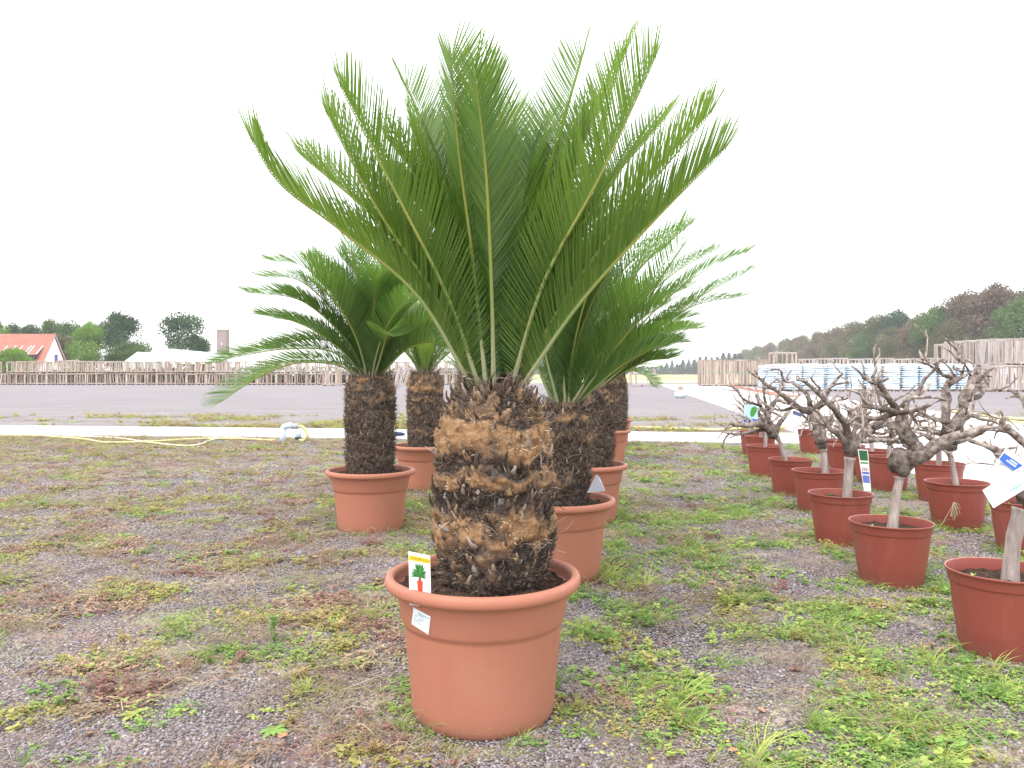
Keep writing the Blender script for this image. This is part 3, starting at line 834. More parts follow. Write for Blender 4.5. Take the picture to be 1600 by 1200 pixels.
def cycad(name, X, Y, seed, label, group, prof, marks, guided, nrand, top_r, tc=(0, 0), hi=False, dark=False, NL=62, leafL=.2, elev=(35, 88), lens=(1.15, 1.5), azr=(0, 360), droop=1.0, wid=.0048, tilt=0, shift=(0, 0), beta=34, hs=1.0):
    rng = np.random.RandomState(seed); z0 = float(relief(np.array([X]), np.array([Y]))[0]) - .012
    root = empty(name, (X, Y, z0)); tag(root, label, 'potted palm', group)
    tub(root, seed, hs)
    band = bandfn(marks, seed)
    mb = MB(); trunk_core(mb, prof, band, seed, 150 if hi else 90, 130 if hi else 80)
    T0 = mb.build('trunk', M['trunk'], root); T0.location = (tc[0], tc[1], 0)
    zb, zt = prof[0][1], prof[-1][1]
    rad_at = lambda z: float(np.interp(z, [p[1] for p in prof], [p[0] for p in prof]))
    # leaf bases in a spiral
    nst = 900 if hi else 700
    mbs = MB(); mbw = MB(); mbp = MB()
    base_tpl = []
    for k in range(8):
        base_tpl.append((np.concatenate(stub_parts[k].V), np.concatenate(stub_parts[k].Q), np.concatenate(stub_parts[k].Tr)))
    near_first = []
    for k in range(nst):
        u = (k + .5) / nst; z = zb + .02 + (zt - zb - .02) * u; a = k * 2.39996 + rng.randn() * .12
        b = float(band(np.array([z]), np.array([a]))[0])
        r_ = rad_at(z) - .012 + b * .012 + (float(vnoise([[math.cos(a) * rad_at(z) * 7, math.sin(a) * rad_at(z) * 7, z * 7]], seed + 4)[0]) - .5) * .035
        near_first.append((z, a, b, r_))
    # those facing the viewer are objects of their own on the foreground plant
    order = sorted(near_first, key=lambda t: math.sin(t[1]))
    for q_, (z, a, b, r_) in enumerate(order):
        if b > .62 and rng.rand() < .75: continue
        sc_ = rng.uniform(.45, 1.05) * (.8 if not hi else 1.0) * (.75 if z < zb + .12 else 1); v = rng.randint(8)
        Mx = Matrix.Translation((r_ * math.cos(a), r_ * math.sin(a), z)) @ Matrix.Rotation(a - math.pi / 2, 4, 'Z') @ Matrix.Rotation(rng.uniform(-.15, .6), 4, 'X') @ Matrix.Rotation(rng.uniform(-.5, .5), 4, 'Y') @ Matrix.Diagonal((sc_, sc_, sc_ * rng.uniform(.7, 1.2), 1))
        if hi and q_ < 300 * 1.15 and COUNT[0] < 300:
            COUNT[0] += 1
            o = obj('leaf_base', STUBS[v], T0); o.matrix_local = Mx
        else:
            V, Q, T = base_tpl[v]; A4 = np.array(Mx)
            mbs.add(V @ A4[:3, :3].T + A4[:3, 3], Q, T, tint=float(np.clip(rng.rand() ** 1.6 * .75 + b * .3, 0, 1)))
    if mbs.n:
        o = mbs.build('old_leaf_bases', M['stubt'], T0); o['kind'] = 'stuff'
    # wool tufts in the tan bands
    V0, Tt = ICO3 if hi else ICO2
    nw = 1000 if hi else 300
    for k in range(nw):
        z = zb + (zt - zb) * rng.rand(); a = rng.rand() * 6.283
        if hi and math.sin(a) > .35: continue
        b = float(band(np.array([z]), np.array([a]))[0])
        if rng.rand() > (b - .3) * 2.2 + .04: continue
        s = rng.uniform(.007, .02) * (1 if hi else .7); r_ = rad_at(z) - .001
        V = V0 * (1 + 1.7 * (fbm(V0 * 3.4 + k * 3.1, 4, k)[:, None] - .5))
        V = V * np.array([s * rng.uniform(.8, 1.3), s * .75, s * rng.uniform(.8, 1.6)])
        A = np.array(Matrix.Rotation(a - math.pi / 2, 3, 'Z'))
        mbw.add(V @ A.T + np.array([r_ * math.cos(a), r_ * math.sin(a), z]), None, Tt, tint=float(np.clip(.35 + b * .8 + rng.randn() * .15, 0, 1)))
    if mbw.n:
        o = mbw.build('wool', M['wool'], T0); o['kind'] = 'stuff'
    # dry spines and broken stalks
    # fibres standing off the wool and between the leaf bases
    nf_ = 9000 if hi else 4200
    zf = zb + (zt - zb) * rng.rand(nf_); af = rng.rand(nf_) * 6.283
    if hi: af = np.where(np.sin(af) > .4, -af, af)
    bf = band(zf, af); rf_ = np.array([rad_at(z) for z in zf]) + .004
    of = np.stack([np.cos(af), np.sin(af), 0 * af], -1); sf = np.stack([-np.sin(af), np.cos(af), 0 * af], -1); uz = np.array([0, 0, 1.])
    pf = of * rf_[:, None] + zf[:, None] * uz; df = of * rng.uniform(.3, 1, nf_)[:, None] + sf * (rng.randn(nf_) * .6)[:, None] + uz * (rng.uniform(-.3, 1, nf_))[:, None]
    df /= np.linalg.norm(df, axis=1)[:, None]; lf_ = (rng.uniform(.008, .026, nf_) * (1 if hi else 1.7) * np.where(rng.rand(nf_) < .08, 1.8, 1))[:, None]; wf_ = np.cross(df, of + .01); wf_ /= np.linalg.norm(wf_, axis=1)[:, None] + 1e-9; wf_ *= rng.uniform(.0007, .0019, nf_)[:, None]
    Vf_ = np.stack([pf - wf_ * 1.3, pf + wf_ * 1.3, pf + df * lf_ * .6 + wf_, pf + df * lf_], 1)
    mbf = MB(); mbf.add(Vf_.reshape(-1, 3), np.arange(nf_)[:, None] * 4 + np.array([[0, 1, 2, 3]]), tint=np.repeat(np.clip(bf * 1.0 - .1 + rng.randn(nf_) * .2, 0, 1), 4))
    o = mbf.build('fibres', M['fibre'], T0, smooth=False); o['kind'] = 'stuff'
    ns_ = 420 if hi else 380
    for k in range(ns_):
        u = rng.rand() ** .8; z = zb + .08 + (zt - zb - .06) * u; a = rng.rand() * 6.283; r_ = rad_at(z)
        out = np.array([math.cos(a), math.sin(a), 0]); sdv = np.array([-math.sin(a), math.cos(a), 0])
        l = rng.uniform(.025, .07) * (1.5 if rng.rand() < .15 else 1)
        p0 = out * (r_ - .01) + np.array([0, 0, z]); dirv = out * rng.uniform(.5, 1) + sdv * rng.randn() * .5 + np.array([0, 0, rng.uniform(-.1, 1.1)])
        dirv /= np.linalg.norm(dirv); p2 = p0 + dirv * l + np.array([0, 0, rng.randn() * .01]); p1 = (p0 + p2) / 2 + rng.randn(3) * l * .1
        C = catmull([p0, p1, p2], 6); rr = rng.uniform(.0008, .0024) * (1.8 if rng.rand() < .08 else 1)
        tube(mbp, C, np.linspace(rr * 1.4, rr * .5, 6), 4, tint=float(rng.rand() ** .9), cap=False, flat=.5)
    for k in range(70 if hi else 45):
        z = zb + .1 + (zt - zb - .12) * rng.rand(); a = rng.rand() * 6.283; r_ = rad_at(z); out = np.array([math.cos(a), math.sin(a), 0]); sdv = np.array([-math.sin(a), math.cos(a), 0])
        p0 = out * (r_ - .005) + np.array([0, 0, z]); l = rng.uniform(.05, .12); dv = out * rng.uniform(.3, 1) + sdv * rng.randn() * .6 + np.array([0, 0, rng.uniform(-.2, 1.2)]); dv /= np.linalg.norm(dv)
        C = catmull([p0, p0 + dv * l * .5 + rng.randn(3) * .008, p0 + dv * l + rng.randn(3) * .015], 8); rr = rng.uniform(.0014, .0034)
        tube(mbp, C, np.linspace(rr * 1.3, rr * .5, 8), 5, tint=float(rng.uniform(.3, 1)), cap=False, flat=.4)
    # crown of cataphylls: upright curved brown spines round the bases of the stalks
    for k in range(230 if hi else 170):
        a = rng.rand() * 6.283; r_ = rad_at(zt) * rng.uniform(.55, 1.02); out = np.array([math.cos(a), math.sin(a), 0]); sdv = np.array([-math.sin(a), math.cos(a), 0])
        p0 = out * r_ + np.array([0, 0, zt - .04 + rng.rand() * .03]); l = rng.uniform(.05, .14)
        p1 = p0 + np.array([0, 0, l * .6]) + out * l * rng.uniform(.05, .4); p2 = p1 + out * l * rng.uniform(-.1, .6) + sdv * rng.randn() * l * .3 + np.array([0, 0, l * rng.uniform(-.1, .5)])
        C = catmull([p0, p1, p2], 8); rr = rng.uniform(.0015, .0042)
        tube(mbp, C, np.linspace(rr * 1.6, rr * .25, 8), 5, tint=float(rng.rand() * .75), cap=False, flat=.45)
    o = mbp.build('dry_spines', M['spine'], T0); o['kind'] = 'stuff'
    # fronds
    cen = np.array([X + tc[0], Y + tc[1], z0 + zt - .02]); cl = np.array([tc[0], tc[1], zt - .02])
    curves = []
    for g in guided:
        pts, dd = g; n_ = len(pts); W = []
        for k, (xx, yy) in enumerate(pts):
            u = k / (n_ - 1); d_ = Y + tc[1] + dd * (u ** 1.25) * 1.0
            W.append(np.array(px(xx, yy, d_)) - np.array([X, Y, z0]))
        W[-1] = W[-2] + (W[-1] - W[-2]) * .87
        ax = W[-1] - cl; ax[2] = 0; ax /= np.linalg.norm(ax) + 1e-9
        b0 = cl + ax * top_r * .45 + np.array([0, 0, -.02]) ; b0[:2] = .5 * b0[:2] + .5 * np.array([W[0][0], tc[1] + (W[0][1] - tc[1]) + ax[1] * top_r * .5])
        b0[2] = zt - .02
        W[0] = b0
        curves.append(catmull(W, 30))
    for k in range(nrand):
        a = math.radians(rng.uniform(*azr)) if azr != (0, 360) else k * 2.39996 + rng.rand() * .5
        e = rng.uniform(*elev) if nrand < 3 else elev[0] + (elev[1] - elev[0]) * ((k + .5) / nrand) + rng.randn() * 3
        l = rng.uniform(*lens); out = np.array([math.cos(a), math.sin(a), 0])
        e0 = math.radians(min(88, e + 22)); e1 = math.radians(e - 26 * droop - 18 * droop * (1 - e / 90))
        C = [cl + out * top_r * .5]; nseg = 29
        for s_ in range(nseg):
            ee = e0 + (e1 - e0) * (s_ / nseg) ** 1.1
            C.append(C[-1] + (out * math.cos(ee) + np.array([0, 0, 1]) * math.sin(ee)) * l / nseg)
        sw = rng.randn() * .12; sdv = np.array([-math.sin(a), math.cos(a), 0])
        C = np.array(C) + np.linspace(0, 1, nseg + 1)[:, None] ** 2 * sdv * sw * l
        curves.append(C)
    for C in curves:
        mbL = MB(); mbR = MB()
        nl = NL
        frond(C, nl, 1, mbL, mbR, np.zeros(3), cl, rng, hi, wid, leafL * rng.uniform(.92, 1.06), beta + rng.randn() * 4)
        fr = mbR.build('frond', M['rachis'], root)
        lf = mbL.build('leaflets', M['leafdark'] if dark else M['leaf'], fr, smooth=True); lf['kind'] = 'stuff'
    return root


stub_parts = [stub_mesh(k) for k in range(8)]
COUNT = [0]
GP = 'potted cycads in two files behind the foreground one'


def zof(y, d): return CAMZ - (y - HOR) / F * d


d0 = 3.3
pm = d0 / F
P_main = [(.185, .5), (.19, .52), (.215, .58), (.235, .68), (.238, .85), (.232, 1.0), (.225, 1.12), (.21, 1.2), (.195, 1.25), (.165, 1.3), (.13, 1.335)]
marks_main = [(.45, .15), (.55, .1), (.59, .3), (.65, .15), (.70, .3), (.75, .85), (.81, .75), (.85, .45), (.875, .05), (.93, .1), (.955, .8), (1.0, .85), (1.02, .25), (1.05, .1), (1.08, .7), (1.12, 1), (1.2, 1), (1.225, .2), (1.25, .6), (1.3, .4)]
G_main = [
    ([(776, 600), (768, 450), (759, 265), (738, 80)], -.42),
    ([(755, 602), (702, 470), (628, 320), (515, 105)], -.28),
    ([(748, 604), (690, 480), (592, 330), (495, 150)], .05),
    ([(738, 606), (655, 465), (535, 362), (440, 290), (383, 205)], -.15),
    ([(745, 602), (690, 470), (590, 345), (452, 228)], .55),
    ([(765, 598), (740, 420), (694, 270), (625, 112)], .55),
    ([(798, 602), (850, 440), (935, 280), (1040, 58)], -.3),
    ([(785, 600), (822, 410), (868, 240), (916, 66)], .45),
    ([(792, 600), (845, 420), (905, 240), (992, 56)], .25),
    ([(800, 602), (865, 430), (950, 290), (1052, 172)], .5),
    ([(808, 604), (885, 465), (1003, 305), (1130, 155)], .0),
    ([(818, 606), (905, 475), (1022, 345), (1152, 215)], -.15),
    ([(762, 602), (738, 400), (716, 230), (703, 62)], -.3),
    ([(780, 600), (792, 430), (786, 250), (752, 85)], .6),
    ([(770, 600), (745, 430), (700, 330), (650, 260)], .9),
    ([(790, 600), (830, 450), (860, 330), (900, 240)], .95),
    ([(772, 600), (770, 480), (775, 350), (780, 230)], 1.1),
    ([(752, 604), (710, 500), (650, 400), (570, 330)], .75),
    ([(806, 604), (860, 490), (930, 390), (1010, 310)], .8),
    ([(764, 600), (735, 470), (690, 330), (640, 190)], .25),
    ([(796, 600), (830, 460), (880, 320), (930, 170)], .1),
    ([(784, 600), (800, 460), (815, 330), (832, 215)], .3),
    ([(788, 600), (812, 440), (835, 300), (858, 165)], .7), ([(778, 600), (785, 440), (795, 290), (800, 150)], .85), ([(762, 600), (738, 440), (712, 310), (690, 190)], .95),
    ([(752, 602), (705, 480), (650, 370), (585, 270)], .9), ([(802, 602), (850, 480), (900, 370), (960, 270)], .95), ([(758, 600), (722, 450), (680, 310), (652, 175)], .7),
    ([(798, 602), (845, 450), (905, 310), (955, 130)], .65), ([(742, 604), (690, 500), (620, 410), (540, 350)], .3), ([(812, 606), (870, 500), (950, 400), (1050, 320)], .35), ([(768, 600), (760, 440), (742, 290), (722, 150)], .45),
]
cycad('potted_cycad', (755 - 800) * pm, d0, 3, 'largest cycad palm, thick shaggy tan trunk in the foreground terracotta tub', 'potted cycads standing on the gravel', P_main, marks_main, G_main, 6, .13, tc=(.045, .02), hi=True, hs=1.07, NL=112, leafL=.275, elev=(60, 80), azr=(30, 150), lens=(1.0, 1.3), wid=.0042, beta=42)
mkdark = [(.4, .0), (.6, .02), (.68, .2), (.74, .03), (.85, .22), (.92, .04), (1.02, .3), (1.08, .1), (1.16, .42), (1.2, .3), (1.3, .5)]
mkband = [(.4, .02), (.62, .15), (.72, .42), (.8, .1), (.9, .2), (.98, .5), (1.04, .1), (1.1, .7), (1.15, .15), (1.22, .75), (1.3, .55)]


def pr(b, t, r1, r2, r3):
    return [(r1, b), (r2, b + .25 * (t - b)), (r2 * 1.02, b + .6 * (t - b)), (r3 * 1.04, b + .88 * (t - b)), (r3 * .85, t)]


# B: left row, nearest
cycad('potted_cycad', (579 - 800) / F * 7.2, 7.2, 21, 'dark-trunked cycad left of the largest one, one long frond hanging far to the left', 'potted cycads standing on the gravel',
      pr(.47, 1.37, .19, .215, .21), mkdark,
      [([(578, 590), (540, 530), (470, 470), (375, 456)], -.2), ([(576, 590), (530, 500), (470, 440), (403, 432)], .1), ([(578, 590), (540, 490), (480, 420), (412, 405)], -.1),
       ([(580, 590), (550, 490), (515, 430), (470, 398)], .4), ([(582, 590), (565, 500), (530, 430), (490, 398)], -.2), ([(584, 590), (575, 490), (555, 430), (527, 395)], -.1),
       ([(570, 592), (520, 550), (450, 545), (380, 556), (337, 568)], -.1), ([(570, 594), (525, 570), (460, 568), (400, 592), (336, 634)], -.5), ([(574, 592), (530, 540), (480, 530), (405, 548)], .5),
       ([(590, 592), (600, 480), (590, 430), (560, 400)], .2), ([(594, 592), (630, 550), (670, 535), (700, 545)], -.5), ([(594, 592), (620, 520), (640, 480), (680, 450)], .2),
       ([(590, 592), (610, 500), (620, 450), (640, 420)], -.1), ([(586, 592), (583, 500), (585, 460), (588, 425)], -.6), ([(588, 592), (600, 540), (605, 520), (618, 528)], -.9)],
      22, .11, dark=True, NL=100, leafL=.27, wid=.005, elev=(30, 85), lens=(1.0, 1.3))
# C
cycad('potted_cycad', (664 - 800) / F * 9.7, 9.7, 31, 'slim brown-banded cycad behind the left one, its tub half hidden', 'potted cycads standing on the gravel',
      pr(.47, 1.4, .19, .205, .2), mkband, [([(660, 580), (640, 530), (620, 500), (600, 480)], -.4)], 28, .1, dark=False, NL=64, leafL=.22, elev=(32, 86), lens=(.9, 1.15), wid=.0047)
# D
cycad('potted_cycad', (732 - 800) / F * 13, 13, 41, 'cycad almost hidden behind the largest trunk, farthest of the left file', 'potted cycads standing on the gravel',
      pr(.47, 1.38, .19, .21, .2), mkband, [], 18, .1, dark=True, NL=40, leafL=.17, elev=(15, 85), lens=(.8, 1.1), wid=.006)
# E
cycad('potted_cycad', (871 - 800) / F * 5.53, 5.53, 51, 'brown-trunked cycad directly right behind the largest one, grey tag in its tub', 'potted cycads standing on the gravel',
      pr(.47, 1.18, .17, .19, .185), mkband,
      [([(890, 630), (940, 520), (1000, 420), (1093, 338)], -.5), ([(885, 628), (930, 500), (985, 410), (1085, 350)], .2), ([(880, 628), (900, 500), (940, 410), (1010, 330)], .3),
       ([(892, 632), (960, 520), (1020, 450), (1075, 372)], -.7), ([(880, 630), (880, 520), (900, 430), (950, 360)], -.3), ([(895, 632), (950, 560), (1000, 500), (1052, 470)], -.5),
       ([(895, 634), (960, 580), (1010, 550), (1050, 540)], -.2), ([(870, 630), (850, 540), (850, 470), (880, 400)], -.4), ([(866, 632), (835, 560), (825, 500), (830, 440)], -.2)],
      15, .11, tc=(.03, 0), dark=True, NL=96, leafL=.25, elev=(40, 85), lens=(1.0, 1.3), azr=(-40, 120), wid=.0043)
# F
cycad('potted_cycad', (915 - 800) / F * 7.6, 7.6, 61, 'cycad with long fronds arching right over the yard, second behind the largest', 'potted cycads standing on the gravel',
      pr(.47, 1.25, .18, .205, .2), mkdark,
      [([(930, 618), (1000, 510), (1090, 430), (1187, 386)], -.3), ([(930, 618), (1010, 520), (1100, 460), (1196, 412)], .1), ([(930, 620), (1010, 530), (1080, 480), (1168, 462)], .3),
       ([(928, 618), (980, 500), (1050, 430), (1130, 385)], .3), ([(930, 622), (980, 570), (1020, 545), (1062, 528)], -.7), ([(930, 624), (970, 585), (1010, 565), (1052, 560)], -.4),
       ([(925, 618), (950, 500), (1000, 420), (1050, 380)], -.1)],
      20, .11, tc=(.06, 0), dark=True, NL=96, leafL=.26, wid=.0056, elev=(30, 85), lens=(1.0, 1.3), azr=(-50, 110))
# G
cycad('potted_cycad', (945 - 800) / F * 12.3, 12.3, 71, 'small dark cycad third behind the largest, frond dipping towards the white sack', 'potted cycads standing on the gravel',
      pr(.47, 1.38, .18, .21, .2), mkdark,
      [([(955, 598), (985, 580), (1005, 585), (1028, 604)], -.5), ([(955, 598), (985, 565), (1015, 555), (1060, 548)], .2), ([(955, 598), (980, 560), (1010, 540), (1045, 530)], 0)],
      16, .1, tc=(.13, 0), dark=True, NL=56, leafL=.2, elev=(20, 85), lens=(.8, 1.05), wid=.006)
cycad('potted_cycad', (956 - 800) / F * 15.2, 15.2, 81, 'farthest cycad at the end of the right file beside the path', 'potted cycads standing on the gravel',
      pr(.47, 1.38, .18, .21, .2), mkdark, [], 16, .1, tc=(.05, 0), dark=True, NL=36, leafL=.17, elev=(20, 85), lens=(.8, 1.0), wid=.007)


# ------------------------------------------------------------------ tags
def card(root, pts, name, mt, thick=.0007, parent=None):
    """thin card from 4 corners (world)"""
    P = [np.array(p) for p in pts]; n_ = np.cross(P[1] - P[0], P[3] - P[0]); n_ /= np.linalg.norm(n_)
    mb = MB(); mb.add(np.array(P + [p + n_ * thick for p in P]), [(3, 2, 1, 0), (4, 5, 6, 7), (0, 1, 5, 4), (1, 2, 6, 5), (2, 3, 7, 6), (3, 0, 4, 7)])
    return mb.build(name, mt, parent, smooth=False), n_


def uvquad(P, u, v):
    P = [np.array(p) for p in P]
    return (1 - v) * ((1 - u) * P[0] + u * P[1]) + v * ((1 - u) * P[3] + u * P[2])


def decal(P, n_, poly, name, mt, parent, lift):
    V = np.array([uvquad(P, u, v) + n_ * lift for u, v in poly]); me = bpy.data.meshes.new(name)
    me.from_pydata([tuple(v) for v in V], [], [tuple(range(len(V)))]); me.materials.append(mt); return obj(name, me, parent)


def rect(u0, v0, u1, v1): return [(u0, v0), (u1, v0), (u1, v1), (u0, v1)]


def place_text(body, P, n_, u0, v0, u1, v1, mt, parent, lift, name='lettering'):
    cu = bpy.data.curves.new(name, 'FONT'); cu.body = body; cu.size = 1; cu.resolution_u = 2
    t = bpy.data.objects.new(name, cu); COL.objects.link(t)
    bpy.context.view_layer.update()
    me = bpy.data.meshes.new_from_object(t.evaluated_get(bpy.context.evaluated_depsgraph_get()))
    bpy.data.objects.remove(t)
    co = np.array([v.co[:] for v in me.vertices]); mn, mx = co.min(0), co.max(0)
    for v, c_ in zip(me.vertices, co):
        a = (c_[0] - mn[0]) / (mx[0] - mn[0]); b = (c_[1] - mn[1]) / (mx[1] - mn[1])
        v.co = uvquad(P, u0 + (u1 - u0) * a, v0 + (v1 - v0) * b) + n_ * lift
    me.materials.clear(); me.materials.append(mt)
    return obj(name, me, parent)


# care tag of the big palm
dT = 3.02
Pt = [px(640, 945, dT), px(674, 950, dT + .03), px(672, 868, dT + .03), px(638, 861, dT)]
t_, n_ = card(None, Pt, 'care_tag', M['white']); tag(t_, 'care tag with yellow header and palm picture, stuck in the front tub', 'plant tag')
n_ = -n_ if n_[1] > 0 else n_
lf = .0009 if n_[1] < 0 else .0016
lf = .0016
decal(Pt, n_, rect(.02, .84, .98, .93), 'header', M['yellow'], t_, lf)
place_text('CYCAS REVOLUTA', Pt, n_, .07, .86, .93, .912, M['ink'], t_, lf + .0006)
decal(Pt, n_, [(.4, .28), (.6, .28), (.63, .48), (.36, .48)], 'printed_pot', M['inkred'], t_, lf)
decal(Pt, n_, [(.43, .481), (.56, .481), (.54, .56), (.45, .56)], 'printed_stem', mat('brown_print', (.25, .09, .04), .5), t_, lf)
rr = random.Random(3)
mbp = MB()
for k in range(19):
    a = math.radians(-8 + k * 196 / 18); ll = .2 + .05 * rr.random() + (.06 if 50 < math.degrees(a) < 130 else 0)
    b0 = np.array([.5, .55]); tip = b0 + np.array([math.cos(a) * .46, math.sin(a) * ll]); s_ = np.array([-math.sin(a) * .05, math.cos(a) * .014])
    tip = np.clip(tip, .03, .82); mid = b0 * .45 + tip * .55 + np.array([0, .02])
    V = [uvquad(Pt, *p) + n_ * (lf + .0002 * (k % 3)) for p in (b0, mid - s_, tip, mid + s_)]
    mbp.add(V, [(0, 1, 2, 3)], tint=.5, mat=k % 2)
mbp.build('printed_leaves', [M['inkgreen'], M['inkgreen2']], t_, smooth=False)['kind'] = 'stuff'

# sticker on the big tub
main = [o for o in bpy.data.objects if o.name == 'potted_cycad'][0]
inv = Vector(main.location)
potX, potY = main.location.x, main.location.y


def on_tub(xp, yp, lift=.0015):
    """point on the tub collar seen at a photo pixel"""
    dx = (xp - 800) / F
    lo, hi_ = 2.85, 3.3
    for _ in range(40):
        md_ = (lo + hi_) / 2; z = CAMZ - (yp - HOR) / F * md_ - main.location.z
        z /= 1.07; r_ = .336 + (z - .385) * (.0165 / .093) + lift
        if (dx * md_ - potX) ** 2 + (md_ - potY) ** 2 > r_ * r_: lo = md_
        else: hi_ = md_
    return np.array(px(xp, yp, lo))


corn = [(643, 975), (669.5, 992), (673, 963.5), (646, 949)]


def on_sticker(u, v, lift):
    c_ = [np.array(q_, float) for q_ in corn]; p = (1 - v) * ((1 - u) * c_[0] + u * c_[1]) + v * ((1 - u) * c_[3] + u * c_[2])
    return on_tub(p[0], p[1], lift)


def sticker_patch(mb, u0, v0, u1, v1, lift, mat=0, n_=6):
    us = np.linspace(u0, u1, n_ + 1); V = []
    for u in us: V += [on_sticker(u, v0, lift), on_sticker(u, v1, lift)]
    mb.add(np.array(V) - np.array(inv), [(2 * k, 2 * k + 2, 2 * k + 3, 2 * k + 1) for k in range(n_)], mat=mat)


mb = MB(); sticker_patch(mb, 0, 0, 1, 1, .0022, 0, 12); st = mb.build('sticker', M['white'], main)
mb = MB(); sticker_patch(mb, .04, .04, .96, .95, .0028, 0, 12); mb.build('label_field', M['inkpink'], st)
mb = MB()
m_ = mat('grey_green_print', (.2, .34, .36), .5)
for (u0, v, u1) in ((.3, .83, .97 - .04), (.3, .74, .66), (.12, .62, .3), (.35, .56, .68), (.1, .48, .2), (.28, .45, .52), (.1, .34, .38), (.4, .28, .5), (.1, .22, .18)):
    x_ = u0
    while x_ < u1:
        w_ = rr.uniform(.02, .06); sticker_patch(mb, x_, v - .022, min(x_ + w_, u1), v + .022, .0034, 0, 1); x_ += w_ + .012
mb.build('small_print', m_, st, smooth=False)['kind'] = 'stuff'


# ------------------------------------------------------------------ vines in nursery pots
def nursery_pot(parent, Rr, H, seed):
    s = Rr / .262; mb = MB()
    prof = [(0, .004), (.185, .004), (.197, .01), (.2, .02), (.203, .06), (.2045, .065), (.238, H - .075), (.2395, H - .07), (.246, H - .064), (.2475, H - .058), (.2535, H - .014), (.2545, H - .012), (.262, H - .011), (.2635, H - .005), (.262, H)]
    prof2 = [(.262, H), (.2585, H + .0005), (.2555, H - .002)]
    prof3 = [(.2555, H - .002), (.251, H - .014), (.24, H - .065), (.225, H * .5), (.2, .05)]
    f = lambda P: [(a * s, b) for a, b in P]
    lathe(mb, f(prof), 80, mat=0, wob=.006); lathe(mb, f(prof2), 80, mat=1, wob=.006); lathe(mb, f(prof3), 80, mat=0, wob=.006)
    p = mb.build('pot', [M['potred'], M['potrim']], parent)
    mb = MB(); r = np.linspace(0, .236 * s, 14); a = np.linspace(0, 2 * math.pi, 48, endpoint=False)
    RR, AA = np.meshgrid(r, a, indexing='ij'); x = (RR * np.cos(AA)).ravel(); y = (RR * np.sin(AA)).ravel()
    z = H - .055 + (fbm(np.stack([x * 25, y * 25, x * 0 + seed], -1), 4, 5) - .5) * .05
    i = np.arange(13)[:, None]; j = np.arange(48)[None]; j2 = (j + 1) % 48
    mb.add(np.stack([x, y, z], -1), np.stack([i * 48 + j, (i + 1) * 48 + j, (i + 1) * 48 + j2, i * 48 + j2], -1).reshape(-1, 4))
    mb.build('soil', M['soil'], p)
    rr_ = np.random.RandomState(seed); mb = MB()
    for k in range(rr_.randint(2, 6)):
        a = rr_.rand() * 6.28; ra = rr_.uniform(.1, .2); c_ = np.array([ra * math.cos(a), ra * math.sin(a), H - .05])
        for q_ in range(rr_.randint(5, 12)):
            b = rr_.rand() * 6.28; weedleaf(mb, c_, np.array([math.cos(b), math.sin(b), rr_.uniform(.4, 1.6)]), np.array([0, 0, 1.]), rr_.uniform(.02, .055), rr_.uniform(.003, .007), rr_.rand())
    o = mb.build('weed', PG, p, smooth=False); o['kind'] = 'stuff'
    return p


